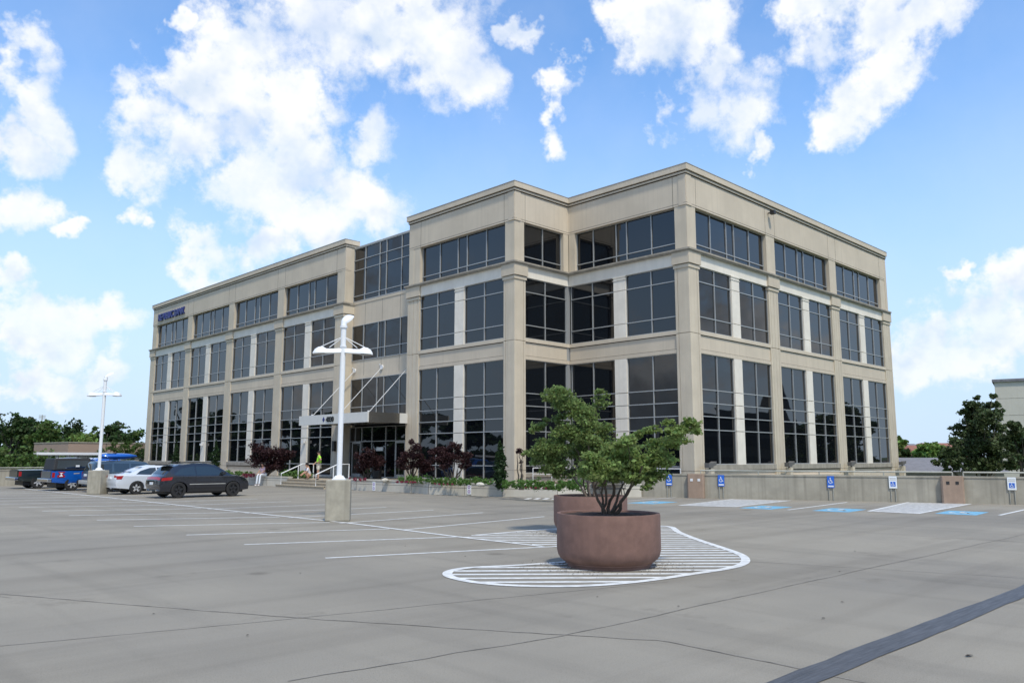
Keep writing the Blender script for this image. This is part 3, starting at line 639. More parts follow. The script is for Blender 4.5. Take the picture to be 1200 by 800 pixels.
# ------------------------------------------------------------------ lamp poles
def lamp_pole(x, y, top, rz, lab, k=1.0):
    t = thing('lamp_pole', (x, y, 0), rz, lab, 'lamp pole', 'white lamp poles in the parking lot')
    q = MB(); q.box(-.36, .36, -.36, .36, 0, 1.2); q.build('concrete_base', 'pbase', t, bevel=.03)
    q = MB(); q.box(-.2, .2, -.2, .2, 1.2, 1.23); q.lathe([(.0, 1.32), (.12, 1.32), (.17, 1.25), (.19, 1.23)], 20); q.build('base_plate', 'wmetal', t)
    q = MB(); q.tube([(0, 0, 1.23), (0, 0, top-.35)], .08, 16); q.tube([(0, 0, top-.95), (0, 0, top-.90)], .10, 16); q.tube([(0, 0, top-.35), (0, 0, top-.28)], .11, 16); q.build('pole', 'wmetal', t, smooth=True)
    za = top-1.12
    for s in (-1, 1):
        # a long shallow wing-like luminaire: flat lens below, curved shell above
        xs = [0.05, .3, .5, .62, .74, .84, .90]; hs = [.15, .14, .15, .22, .21, .15, .05]; ws = [.09, .11, .16, .21, .21, .18, .12]
        vs = []; fs = []; nseg = 8
        for x_, h_, w_ in zip(xs, hs, ws):
            drop = -.05*x_
            for j_ in range(nseg+1):
                a = PI*j_/nseg; vs.append((s*x_, w_*math.cos(a), za+drop+h_*math.sin(a)))
        for i in range(len(xs)-1):
            for j_ in range(nseg): fs.append((i*(nseg+1)+j_, i*(nseg+1)+j_+1, (i+1)*(nseg+1)+j_+1, (i+1)*(nseg+1)+j_))
            fs.append((i*(nseg+1), (i+1)*(nseg+1), (i+1)*(nseg+1)+nseg, i*(nseg+1)+nseg))
        fs.append(tuple(range(nseg+1))); fs.append(tuple((len(xs)-1)*(nseg+1)+j_ for j_ in range(nseg+1)))
        q = MB(); q.add(vs, fs); h = q.build('luminaire', 'wmetal', t, smooth=True)
        q = MB(); q.box(s*.55, s*.85, -.15, .15, za-.055, za-.035); q.build('lens', 'carglass' if False else 'coping', h)
        q = MB()
        for yo in (-.07, .07): q.tube([(0, yo*.4, top-.62), (s*(.66 if yo < 0 else .42), yo, za+.17)], .012, 6)
        q.build('stay_rod', 'wmetal', t)
    # the third head, tilted, on top
    q = MB(); vs = []; fs = []
    secs = [(-.02, .06, .05), (.08, .13, .12), (.25, .17, .12), (.42, .17, .09), (.5, .12, .03)]
    for d_, w_, h_ in secs:
        for j_ in range(9):
            a = PI*j_/8; vs.append((w_*math.cos(a), d_, h_*math.sin(a)))
    for i in range(len(secs)-1):
        for j_ in range(8): fs.append((i*9+j_, i*9+j_+1, (i+1)*9+j_+1, (i+1)*9+j_))
        fs.append((i*9, (i+1)*9, (i+1)*9+8, i*9+8))
    fs.append(tuple(range(9))); fs.append(tuple(36+j_ for j_ in range(9)))
    rot = Matrix.Rotation(R_(38), 4, 'X'); rz_ = Matrix.Rotation(R_(-25), 4, 'Z')
    q.add([(rz_@rot@Vector(v))+Vector((0, 0, top-.22)) for v in vs], fs)
    q.tube([(0, 0, top-.3), (0, .03, top-.14)], .09, 12)
    q.build('luminaire', 'wmetal', t, smooth=True)
    return t
VR = -math.atan2(_f0.x, _f0.y)
lamp_pole(13.42, 21.15, 6.15, R_(-36), 'nearer white lamp pole on a stained concrete block, in front of the entrance')
lamp_pole(14.05, 44.6, 6.15, R_(-50), 'farther white lamp pole on a concrete block among the parked cars')
# ------------------------------------------------------------------ leaves
def leafmesh(name, clumps, n, size, m, parent, asp=.55, up=.3, droop=0., shell=.55, bend=.25, pull=.38, sub=0, loose=.14, fill=0):
    """many small folded leaves spread through overlapping clumps"""
    C_ = np.array([[*c[0], ] for c in clumps], float); Rr = np.array([c[1] if hasattr(c[1], '__len__') else (c[1],)*3 for c in clumps], float)
    if fill:      # extra clumps between neighbouring ones, so that the crown closes
        a_ = rng.integers(0, len(C_), fill*3); dd_ = np.sqrt(((C_[a_][:, None]-C_[None])**2).sum(2)); b_ = np.argsort(dd_, axis=1)[np.arange(len(a_)), rng.integers(1, min(5, len(C_)), len(a_))]
        a_, b_ = a_[:fill], b_[:fill]; t_ = rng.uniform(.3, .7, (fill, 1)); C2 = C_[a_]*(1-t_)+C_[b_]*t_; R2 = (Rr[a_]+Rr[b_])*.5*rng.uniform(.6, 1, (fill, 1)); C_ = np.vstack([C_, C2]); Rr = np.vstack([Rr, R2])
    if sub:
        d_ = rng.normal(size=(len(C_), sub, 3)); d_ /= np.linalg.norm(d_, axis=2)[..., None]; d_ *= (rng.random((len(C_), sub, 1))**.45)*.92
        f_ = rng.uniform(.3, .62, (len(C_), sub, 1)); C2 = (C_[:, None]+d_*Rr[:, None]).reshape(-1, 3); R2 = (Rr[:, None]*f_*np.array([1.1, 1.1, .75])).reshape(-1, 3); C_, Rr = C2, R2
    vol = Rr.prod(1)**(2.2/3); idx = rng.choice(len(C_), n, p=vol/vol.sum())
    d = rng.normal(size=(n, 3)); d /= np.linalg.norm(d, axis=1)[:, None]; r = rng.random(n)**(1/3.); r = shell+(1-shell)*r; r *= np.where(rng.random(n) < loose, rng.uniform(1, 1.75, n), 1)
    # sub-clumping: pull leaves towards random attractors so gaps open up
    pos = C_[idx]+d*r[:, None]*Rr[idx]
    K = max(12, n//45); att = pos[rng.choice(n, K)]
    a = att[rng.integers(0, K, n)]
    best = np.full(n, 1e9); ba = pos.copy()
    for s0 in range(0, n, 2000):
        dd = ((pos[s0:s0+2000, None, :]-att[None])**2).sum(2); j_ = dd.argmin(1); ba[s0:s0+2000] = att[j_]
    pos = pos+(ba-pos)*pull
    nv = rng.normal(size=(n, 3))*np.array([1, 1, .8]); nv[:, 2] += up*2; nv /= np.linalg.norm(nv, axis=1)[:, None]
    t = rng.normal(size=(n, 3)); t[:, 2] -= droop; t -= nv*(t*nv).sum(1)[:, None]; t /= np.linalg.norm(t, axis=1)[:, None]
    bt = np.cross(nv, t); s = size*rng.uniform(.6, 1.25, n)[:, None]
    v = np.empty((n, 4, 3)); v[:, 0] = pos-t*s*.5; v[:, 1] = pos+bt*s*asp*.5+nv*s*bend*.3; v[:, 2] = pos+t*s*.5-nv*s*.12; v[:, 3] = pos-bt*s*asp*.5+nv*s*bend*.3
    me = bpy.data.meshes.new(name); me.vertices.add(n*4); me.vertices.foreach_set('co', v.reshape(-1))
    base = np.arange(n)*4; tri = np.stack([base, base+1, base+2, base, base+2, base+3], 1).reshape(-1)
    me.loops.add(n*6); me.loops.foreach_set('vertex_index', tri.astype(np.int32)); me.polygons.add(n*2)
    me.polygons.foreach_set('loop_start', (np.arange(n*2)*3).astype(np.int32)); me.polygons.foreach_set('loop_total', np.full(n*2, 3, np.int32)); me.update(); me.validate()
    return link_mesh(name, me, m, parent)
def branch(mb, p0, p1, r0, r1, wob=.05, n=6):
    p0 = Vector(p0); p1 = Vector(p1); pts = [p0.lerp(p1, i/n)+Vector((random.uniform(-1, 1), random.uniform(-1, 1), random.uniform(-.3, .3)))*wob*(0 if i in (0, n) else 1) for i in range(n+1)]
    mb.tube(pts, [r0+(r1-r0)*i/n for i in range(n+1)], 7); return pts
# ------------------------------------------------------------------ big planters with trees
def planter(x, y, r, h, lab, grp='round brown concrete planters'):
    t = thing('round_planter', (x, y, 0), 0, lab, 'planter', grp)
    q = MB(); k = r
    prof = [(k*.80, 0), (k*.80, .055*h), (k*.835, .065*h), (k*.84, .09*h), (k*.93, .15*h), (k*.975, .22*h), (k, .32*h), (k, .97*h), (k*.993, h), (k*.93, h), (k*.92, .97*h), (k*.92, .8*h)]
    q.lathe(prof, 96); q.build('pot', 'planter', t, smooth=True)
    q = MB(); seg = 40; rings = 7; vs = [(0, 0, h*.95+.03)]; fs = []
    for i in range(1, rings+1):
        for k_ in range(seg):
            rr = r*.925*i/rings; vs.append((rr*math.cos(2*PI*k_/seg), rr*math.sin(2*PI*k_/seg), h*.95+.03*(1-i/rings)+random.uniform(-.012, .018)))
    for k_ in range(seg): fs.append((0, 1+k_, 1+(k_+1) % seg))
    for i in range(rings-1):
        for k_ in range(seg): fs.append((1+i*seg+k_, 1+(i+1)*seg+k_, 1+(i+1)*seg+(k_+1) % seg, 1+i*seg+(k_+1) % seg))
    q.add(vs, fs); q.build('soil', 'soil', t)
    return t
P1 = Vector((11.27, 9.12, 0)); P2 = Vector((15.8, 13.35, 0))
planter(P1.x, P1.y, .90, .90, 'big round brown planter standing on the white hatching, the nearest one')
planter(P2.x, P2.y, .92, .92, 'round brown planter partly hidden behind the nearest planter')
pz = onz(-5, 568.5); planter(pz.x, pz.y, .92, .92, 'round brown planter cut off by the left edge of the photo')
def planter_tree(P, dep, stems, clumps, n, size, m, lab, grp):
    t = thing('maple_tree', (P.x, P.y, .85), 0, lab, 'tree', grp); inv = Vector((P.x, P.y, .85))
    rnd = random.Random(3); cl = []
    for (px, py, rp) in clumps:
        dd = rnd.uniform(-.55, .55)*min(1, rp/14); c = at(px, py, dep+dd)-inv; rr = rp/FPX*dep*1.3; cl.append((tuple(c), (rr, rr*1.05, rr*.72)))
    tr = MB()
    for (bx, by, tx, ty, r0) in stems:
        a = Vector((bx, by, 0)); tgt = at(tx, ty, dep+rnd.uniform(-.35, .35))-inv
        pts = branch(tr, a, tgt, r0, r0*.45, .035, 7)
        near = sorted(cl, key=lambda c: (Vector(c[0])-tgt).length)[:4]
        for c in near: branch(tr, pts[rnd.choice((5, 6, 7))], Vector(c[0])+Vector((0, 0, .02)), r0*.42, .004, .04, 5)
    for c in cl:
        for k in range(3):
            o = Vector((rnd.uniform(-1, 1), rnd.uniform(-1, 1), rnd.uniform(-.6, .9)))*c[1][0]*.8; branch(tr, c[0], Vector(c[0])+o, .007, .003, .02, 3)
    tr.tube([(.04, .03, -.06), (.04, .03, .03)], .26, 12); tr.build('trunk', 'bark', t, smooth=True)
    leafmesh('crown', cl, n, size, m, t, asp=.62, up=.5, shell=0., pull=0., sub=9, loose=.32, fill=3)
    return t
planter_tree(P1, 13.8, [(-.06, .02, 694, 560, .032), (-.02, .08, 712, 552, .030), (.02, -.02, 722, 545, .036), (.08, .03, 738, 548, .028), (.12, -.06, 752, 545, .036), (.16, .06, 766, 535, .026), (.03, .12, 702, 540, .024)],
    [(702, 548, 17), (722, 532, 19), (742, 545, 18), (712, 562, 9), (760, 540, 17), (690, 538, 10), (735, 520, 11), (776, 518, 14), (790, 505, 11), (805, 497, 9), (815, 505, 7), (778, 538, 12), (768, 556, 11), (758, 570, 5), (745, 562, 8), (783, 494, 5), (765, 503, 7), (796, 516, 8), (725, 553, 12), (748, 507, 6)],
    10500, .078, 'maple', 'multi stemmed green tree growing in the nearest brown planter', 'trees in the brown planters')
planter_tree(P2, 20.6, [(-.1, 0, 668, 552, .034), (-.05, .1, 682, 548, .03), (0, 0, 688, 545, .036), (.1, .0, 705, 545, .03), (.05, -.1, 697, 530, .034), (-.04, -.05, 678, 530, .03), (0, .05, 690, 490, .03)],
    [(652, 461, 11), (664, 473, 13), (678, 482, 13), (700, 462, 6), (702, 474, 8), (710, 464, 4), (690, 492, 11), (660, 490, 8), (668, 512, 15), (642, 522, 13), (628, 537, 9), (652, 540, 14), (680, 528, 16), (632, 500, 6), (640, 494, 5), (623, 505, 4), (712, 518, 14), (672, 552, 9), (640, 550, 8), (728, 523, 12), (700, 540, 14), (690, 510, 13), (654, 557, 7), (706, 503, 9), (742, 527, 9), (620, 529, 6)],
    15500, .092, 'maple2', 'taller green tree growing in the planter behind the nearest one', 'trees in the brown planters')
# leaf litter round the planters
q = MB()
for P, ang0, ang1, n in ((P1, 120, 215, 330), (P1, -110, -20, 200), (P2, 130, 220, 420), (P1, 0, 360, 120)):
    for k in range(n):
        a = R_(random.uniform(ang0, ang1)); r = .78+abs(random.gauss(0, .38)); x, y = P.x+r*math.cos(a), P.y+r*math.sin(a); s = random.uniform(.006, .016); th = random.uniform(0, PI)
        e = Vector((math.cos(th), math.sin(th)))*s; f_ = Vector((-e.y, e.x))*.6; z = .018
        q.add([(x+e.x, y+e.y, z), (x+f_.x, y+f_.y, z+.006), (x-e.x, y-e.y, z), (x-f_.x, y-f_.y, z+.006)], [(0, 1, 2, 3)])
tag(q.build('leaf_litter', 'debris', fix=False), 'dark crumbs of dead leaves and soil scattered beside the brown planters', 'litter', kind='stuff')
q = MB()
for (px, py, s) in ((1136, 769, .05), (987, 706, .025), (965, 725, .025), (984, 670, .02), (1002, 646, .03), (795, 711, .02), (700, 700, .015), (352, 672, .02), (475, 640, .02), (545, 652, .02), (180, 720, .02), (290, 745, .02)):
    p = onz(px, py); 
    for k in range(3):
        th = random.uniform(0, PI); e = Vector((math.cos(th), math.sin(th)))*s; f_ = Vector((-e.y, e.x))*.45
        q.add([(p.x+e.x, p.y+e.y, .012), (p.x+f_.x, p.y+f_.y, .02), (p.x-e.x, p.y-e.y, .013), (p.x-f_.x, p.y-f_.y, .018)], [(0, 1, 2, 3)])
tag(q.build('leaf_litter', 'debris', fix=False), 'a few dead leaves lying on the open concrete', 'litter', kind='stuff')
# ------------------------------------------------------------------ plants in the bed
def dark_maple(px, py_base, dep, clumps, lab, n=3500, size=.13, m='redm', stems=4, zb=.5, grp='dark red maples in front of the building', name='red_maple'):
    b0 = onz(px, py_base, zb); b0 = CAM+(b0-CAM).normalized()*((b0-CAM).length); d0 = ray(px, py_base); b0 = CAM+d0*dep; b0.z = zb
    t = thing(name, b0, 0, lab, 'tree', grp); cl = []; rnd = random.Random(int(px))
    for (x, y, rp) in clumps:
        c = at(x, y, dep+rnd.uniform(-.5, .5))-b0; rr = rp/FPX*dep*1.15; cl.append((tuple(c), (rr, rr, rr*.8)))
    tr = MB()
    for c in cl: branch(tr, (rnd.uniform(-.08, .08), rnd.uniform(-.08, .08), 0), c[0], .05 if dep > 30 else .03, .01, .06, 6)
    tr.tube([(0, 0, -.1), (0, 0, .04)], .12, 8); tr.build('trunk', 'bark2', t, smooth=True); leafmesh('crown', cl, int(n*1.5), size*.9, m, t, asp=.55, up=.5, shell=.1, sub=9, pull=.05, loose=.25, fill=5 if len(cl) > 4 else 0); return t
dark_maple(311, 556, 54, [(303, 530, 11), (318, 528, 12), (330, 535, 9), (298, 540, 7), (312, 542, 11), (325, 545, 8), (338, 530, 6), (296, 521, 4)], 'broad dark red maple behind the person sitting on the wall', 5200, .16)
dark_maple(430, 560, 49.5, [(424, 545, 8), (432, 536, 9), (440, 545, 8), (420, 535, 5), (430, 526, 4), (445, 540, 6), (420, 551, 5)], 'dark red maple in front of the glass entrance, right of the lamp pole', 3200, .14)
dark_maple(484, 562, 44.5, [(480, 533, 9), (476, 545, 8), (487, 524, 7), (490, 540, 10), (500, 548, 8), (470, 538, 5), (482, 516, 3)], 'dark red maple over pink flowers, left of the pair right of the entrance', 4000, .13)
dark_maple(531, 563, 41.0, [(520, 528, 9), (532, 522, 8), (540, 535, 9), (525, 540, 10), (545, 545, 6), (512, 538, 7), (506, 530, 5), (550, 533, 4)], 'dark red maple left of the green cone shrub', 4200, .125)
dark_maple(611, 556, 37, [(609, 528, 3.2), (611, 541, 2.2), (613, 532, 2.2), (606, 530, 2)], 'thin dark red sapling with few leaves, right of the green cone shrub', 260, .11, name='red_sapling')
def cone(px, ybase, ytop, dep, wpx, lab, grp='green cone shrubs against the building', m='cedar', zb=.5, n=3000):
    d0 = CAM+ray(px, ybase)*dep; d0.z = zb; top = (CAM+ray(px, ytop)*dep).z; h = top-zb; w = wpx/FPX*dep/2
    t = thing('cone_shrub', d0, 0, lab, 'shrub', grp)
    cl = [((0, 0, h*f), (w*r, w*r, h*.13)) for f, r in ((.08, .8), (.2, .98), (.34, 1), (.48, .93), (.6, .8), (.72, .62), (.82, .42), (.91, .22))]
    tr = MB(); tr.tube([(0, 0, 0), (0, 0, h*.85)], [.05, .01], 7); tr.build('trunk', 'bark2', t); leafmesh('crown', cl, n, .14, m, t, asp=.5, up=-.1, shell=.5)
cone(165, 545, 524, 73, 7.5, 'small green cone shrub at the far left end of the building', n=1500)
cone(205.5, 547, 516, 66, 9, 'tall green cone shrub behind the silver sedan, second from the left')
cone(252, 550, 514, 60, 9.5, 'tall green cone shrub rising behind the roof of the dark crossover')
cone(586, 563, 516, 38.5, 15, 'dark green cone shrub between the red maples and the thin red sapling', n=4200)
# low shrubs and flowers
def low(px0, px1, y, dep0, dep1, hpx, n, size, m, name, lab, cat, grp):
    k = max(2, int((px1-px0)/5)); cl = []; b0 = None
    for i in range(k+1):
        f = i/k; dep = dep0+(dep1-dep0)*f; p = at(px0+(px1-px0)*f, y, dep); r = hpx/FPX*dep; p.z = .56+r*.55*random.uniform(.7, 1.2)
        if b0 is None: b0 = Vector((p.x, p.y, .5))
        cl.append((tuple(p-b0), (r*1.1, r*1.1, r*random.uniform(.6, .95))))
    t = thing(name, b0, 0, lab, cat, grp); leafmesh('foliage', cl, n, size, m, t, asp=.5, up=.4, shell=.3); return t
g1 = 'low green shrubs in the planting bed'
low(262, 292, 551, 57, 55.5, 5, 1100, .14, 'shrub', 'low_shrub', 'low green shrubs left of the person sitting on the wall', 'shrub', g1)
low(333, 362, 552, 53.5, 52, 7, 1700, .14, 'shrub', 'low_shrub', 'green shrub clump left of the entrance steps, beside the broad dark maple', 'shrub', g1)
low(472, 512, 560, 43.2, 41.0, 6.5, 1700, .11, 'shrub', 'low_shrub', 'bright green shrubs under the red maples, right of the entrance', 'shrub', g1)
low(514, 538, 561, 40.6, 39.6, 6.5, 1300, .11, 'shrub', 'low_shrub', 'green shrub clump just left of the low gap before the cone shrub', 'shrub', g1)
low(548, 572, 561, 39.2, 38, 7, 1300, .11, 'shrub', 'low_shrub', 'rounded green shrubs immediately left of the cone shrub', 'shrub', g1)
low(592, 610, 563, 36.6, 35.8, 6, 900, .11, 'shrub', 'low_shrub', 'green shrub between the cone shrub and the thin red sapling', 'shrub', g1)
low(614, 680, 564, 35.4, 33.4, 8, 3200, .11, 'shrub', 'low_shrub', 'long row of green shrubs behind the big planters', 'shrub', g1)
g2 = 'pink flower patches in the planting bed'
low(286, 296, 555, 54.5, 54, 3.4, 350, .12, 'pinkf', 'flower_patch', 'dull red flowers left of the person sitting on the wall', 'flowers', g2)
low(410, 428, 561, 46.5, 45.6, 2.2, 420, .09, 'pinkf', 'flower_patch', 'pink flowers in front of the entrance doors, right of the lamp pole', 'flowers', g2)
low(466, 488, 563.5, 42.3, 41.2, 2.2, 520, .08, 'pinkf', 'flower_patch', 'bright pink flowers under the left one of the paired red maples', 'flowers', g2)
low(510, 530, 565, 39.6, 38.8, 1.2, 250, .07, 'pinkf', 'flower_patch', 'thin line of pink flowers on the wall top below the red maples', 'flowers', g2)
low(616, 640, 567, 34.9, 34, 1.2, 250, .06, 'pinkf', 'flower_patch', 'pink flowers on the wall top just left of the rear planter', 'flowers', g2)
q = thing('waste_bin', (30.2, 43.2, .5), 0, 'dark cylindrical bin beside the entrance door', 'bin'); z_ = MB(); z_.lathe([(.0, 0), (.28, 0), (.3, .75), (.0, .75)], 20); z_.build('body', 'trim', q); z_ = MB(); z_.lathe([(.32, .75), (.32, .8), (.2, .92), (0, .92)], 20); z_.build('lid', 'black', q)
# boulders on the wall
for (px, py, dep, s, lab) in ((451, 561, 44.5, .22, 'pale rock on the bed edge below the entrance maple'), (563, 563.5, 37.3, .2, 'pale rock on the bed edge in front of the rounded shrubs')):
    p = CAM+ray(px, py)*dep; bm = bmesh.new(); bmesh.ops.create_icosphere(bm, subdivisions=2, radius=s)
    for v in bm.verts: v.co *= random.uniform(.85, 1.1); v.co.z *= .55
    me = bpy.data.meshes.new('rock'); bm.to_mesh(me); bm.free(); o = link_mesh('rock', me, 'pwall'); o.location = (p.x, p.y, .62); tag(o, lab, 'rock', 'rocks in the planting bed')
# ------------------------------------------------------------------ vehicles
def sstep(a, b, x): t = min(1, max(0, (x-a)/(b-a))); return t*t*(3-2*t)
def vehicle(name, label, loc, rz, L, W, prof, wheels, rw, paint, belt, side_glass, strips=(), group='cars parked in the lot', roofz=None, roof_in=.22, end_in=.16, tail=(), extras=None, sillz=.28, rim_spokes=5, rim='alloy', plate=True, cat='car'):
    t = thing(name, loc, rz, label, cat, group); H = max(p[1] for p in prof); roofz = roofz or H
    def wf(x, z):
        f = 1-end_in*abs(2*x/L)**5
        f *= 1-.05*(1-sstep(sillz-.05, .62, z)); f *= 1-roof_in*max(0, (z-belt)/(roofz-belt)) if z > belt else 1
        return W/2*f
    def P(x, s, z, off=0): return Vector((x, s*(wf(x, z)+off), z-.045*abs(s)**4*sstep(.55, .9, z)))
    out = [(p[0], p[1]) for p in prof]
    xr, xf = wheels; ra = rw*1.16
    low_ = [(L/2*.985, sillz+.06)]
    for cx in (xf, xr):
        low_ += [(cx+ra*math.cos(R_(a)), max(sillz, rw+ra*math.sin(R_(a)))) for a in ([max(-20, -10)]+list(range(0, 181, 18))+[190]) if rw+ra*math.sin(R_(a)) > sillz-.2]
    low_ += [(-L/2*.985, sillz+.06)]
    pts = out+low_      # prof runs rear -> front over the top, then back underneath
    bm = bmesh.new(); a = [bm.verts.new((x, -1, z)) for x, z in pts]; f = bm.faces.new(a); r = bmesh.ops.extrude_face_region(bm, geom=[f])
    for v in [g_ for g_ in r['geom'] if isinstance(g_, bmesh.types.BMVert)]: v.co.y = 1
    bmesh.ops.triangulate(bm, faces=[f for f in bm.faces if len(f.verts) > 4])
    def cuts(bm):
        for z in (.35, .5, .65, .8, belt-.04, belt, belt+.1, (belt+H)/2, H-.12): bmesh.ops.bisect_plane(bm, geom=bm.verts[:]+bm.edges[:]+bm.faces[:], plane_co=(0, 0, z), plane_no=(0, 0, 1))
        for k in range(-9, 10): bmesh.ops.bisect_plane(bm, geom=bm.verts[:]+bm.edges[:]+bm.faces[:], plane_co=(k*L/19.5, 0, 0), plane_no=(1, 0, 0))
    cuts(bm)
    for y in (-.93, -.8, -.5, 0, .5, .8, .93): bmesh.ops.bisect_plane(bm, geom=bm.verts[:]+bm.edges[:]+bm.faces[:], plane_co=(0, y, 0), plane_no=(0, 1, 0))
    for v in bm.verts: v.co = P(v.co.x*(1-.018*abs(v.co.y)**3), v.co.y, v.co.z)
    bmesh.ops.recalc_face_normals(bm, faces=bm.faces); me = bpy.data.meshes.new('body'); bm.to_mesh(me); bm.free()
    body = link_mesh('body', me, paint, t); me.polygons.foreach_set('use_smooth', [True]*len(me.polygons)); me.set_sharp_from_angle(angle=R_(32))
    bv = body.modifiers.new('b', 'BEVEL'); bv.width = .02; bv.segments = 2; bv.limit_method = 'ANGLE'; bv.angle_limit = R_(50)
    def panel(nm, poly, m, s, off=.006, par=t):
        bm = bmesh.new(); f = bm.faces.new([bm.verts.new((x, 0, z)) for x, z in poly]); bmesh.ops.triangulate(bm, faces=[f]); cuts(bm)
        for v in bm.verts: v.co = P(v.co.x, s, v.co.z, off)
        bmesh.ops.recalc_face_normals(bm, faces=bm.faces)
        me = bpy.data.meshes.new(nm); bm.to_mesh(me); bm.free(); return link_mesh(nm, me, m, par)
    def bandx(nm, p, q_, m, s0, s1, off=.008, par=t):   # a strip across the width following the profile from p to q
        d = Vector((q_[0]-p[0], q_[1]-p[1])).normalized(); n = Vector((-d.y, d.x)); vs = []; fs = []; A, B = 4, 8
        for i in range(A+1):
            x = p[0]+(q_[0]-p[0])*i/A+n.x*off; z = p[1]+(q_[1]-p[1])*i/A+n.y*off
            for k in range(B+1):
                s = s0+(s1-s0)*k/B; v = P(x*(1-.018*abs(s)**3), s, z); vs.append(v)
        for i in range(A):
            for k in range(B): fs.append((i*(B+1)+k, i*(B+1)+k+1, (i+1)*(B+1)+k+1, (i+1)*(B+1)+k))
        q = MB(); q.add(vs, fs); o = q.build(nm, m, par, smooth=True); return o
    for s in (-1, 1):
        for poly in side_glass: panel('side_window', poly, 'carglass', s)
    for st in strips: bandx(*st)
    q = MB(); q.box(-L/2+.35, L/2-.35, -W/2+.22, W/2-.22, .2, .7); q.build('underbody', 'black', t)
    for cx in wheels:
        for s in (-1, 1):
            wt = thing('wheel', (cx, s*(W/2-.12), rw)); wt.parent = t
            q = MB(); 
            prof_ = [(rw*.62, -.1), (rw*.9, -.11), (rw*.985, -.085), (rw, -.05), (rw, .05), (rw*.985, .085), (rw*.9, .11), (rw*.62, .1)]
            k = 28; vs = [(r_*math.cos(2*PI*i/k), y, r_*math.sin(2*PI*i/k)) for r_, y in prof_ for i in range(k)]
            q.add(vs, [(i*k+j_, i*k+(j_+1) % k, (i+1)*k+(j_+1) % k, (i+1)*k+j_) for i in range(len(prof_)-1) for j_ in range(k)]); q.build('tyre', 'tyre', wt, smooth=True)
            q = MB(); ro = rw*.64
            q.add([(ro*math.cos(2*PI*i/k), y, ro*math.sin(2*PI*i/k)) for y in (-.09, .09) for i in range(k)], [(i, (i+1) % k, k+(i+1) % k, k+i) for i in range(k)])
            for i in range(rim_spokes):
                a = 2*PI*i/rim_spokes+.3; w1, w2 = .05, .035
                e = Vector((math.cos(a), 0, math.sin(a))); n_ = Vector((-e.z, 0, e.x)); y = s*.075
                pp = [e*.02+n_*w1, e*ro+n_*w2, e*ro-n_*w2, e*.02-n_*w1]
                q.add([v+Vector((0, y, 0)) for v in pp]+[v+Vector((0, y-s*.04, 0)) for v in pp], [(0, 1, 2, 3), (4, 5, 6, 7), (0, 1, 5, 4), (1, 2, 6, 5), (2, 3, 7, 6), (3, 0, 4, 7)])
            q.build('rim', rim, wt)
            q = MB(); q.add([(ro*.98*math.cos(2*PI*i/k), s*.03, ro*.98*math.sin(2*PI*i/k)) for i in range(k)], [tuple(range(k))]); q.build('brake_disc', 'black', wt)
    for s in (-1, 1):
        q = MB(); mx, mz = tail[0] if tail else (L*.18, belt+.08)
        b0 = P(mx, s, mz); q.add([], []); q.box(b0.x-.1, b0.x+.07, b0.y, b0.y+s*.2, mz-.02, mz+.13); q.build('mirror', paint, t, bevel=.02)
    if plate:
        q = MB(); x = -L/2-.012; q.box(x-.012, x+.03, -.16, .16, plate if plate is not True else .72, (plate if plate is not True else .72)+.12); q.build('number_plate', 'signwhite', t)
    if extras: extras(t, P, panel, bandx)
    return t
# dark crossover -------------------------------------------------------------
def ex_suv(t, P, panel, bandx):
    for s in (-1, 1):
        panel('tail_lamp', [(-2.22, .98), (-1.72, 1.02), (-1.78, .88), (-2.25, .84)], 'red', s, .008)
        panel('door_trim', [(-.9, .62), (.95, .62), (.95, .66), (-.9, .66)], 'coping', s, .02)
        panel('sill_cladding', [(-.92, .28), (.98, .28), (.98, .44), (-.92, .44)], 'trim', s, .01)
        panel('door_gap', [(-.60, .46), (-.585, .46), (-.565, 1.07), (-.58, 1.07)], 'black', s, .004)
        panel('door_gap', [(.98, .46), (.995, .46), (1.02, 1.07), (1.005, 1.07)], 'black', s, .004)
        panel('door_gap', [(-1.13, .8), (-1.115, .8), (-1.22, 1.07), (-1.235, 1.07)], 'black', s, .004)
        panel('door_handle', [(-1.0, .98), (-.78, .98), (-.78, 1.01), (-1.0, 1.01)], 'trim', s, .03)
        panel('door_handle', [(.0+.15, .97), (.37, .97), (.37, 1.0), (.15, 1.0)], 'trim', s, .03)
        panel('headlamp', [(2.0, .78), (2.22, .74), (2.1, .88), (1.75, .94)], 'carglass', s, .01)
    bandx('light_bar', (-2.335, .86), (-2.27, .98), 'red', -.95, .95, .01)
    for s in (-.55, .55):
        q = MB(); q.tube([(-2.36, s, .36), (-2.2, s, .36)], .05, 12); q.build('exhaust_tip', 'chrome', t)
    q = MB(); q.box(-2.28, -1.0, -.5, -.47, 1.66, 1.685); 
    q = MB()
    for s in (-1, 1):
        q = MB(); q.tube([(-1.35, s*.56, 1.60), (-1.2, s*.57, 1.64), (.25, s*.57, 1.645), (.45, s*.56, 1.60)], .018, 6)
        q.build('roof_rail', 'trim', t)
    q = MB(); q.prism([(-1.98, -.62), (-1.6, -.62), (-1.6, .62), (-1.98, .62)], 1.50, 1.535); q.build('spoiler', 'trim', t)
prof = [(-2.30, .45), (-2.36, .62), (-2.34, .84), (-2.26, 1.0), (-2.12, 1.08), (-1.72, 1.46), (-1.35, 1.57), (-.7, 1.62), (0, 1.62), (.45, 1.56), (.9, 1.32), (1.28, 1.09), (1.75, 1.02), (2.08, .92), (2.27, .76), (2.34, .55), (2.32, .4)]
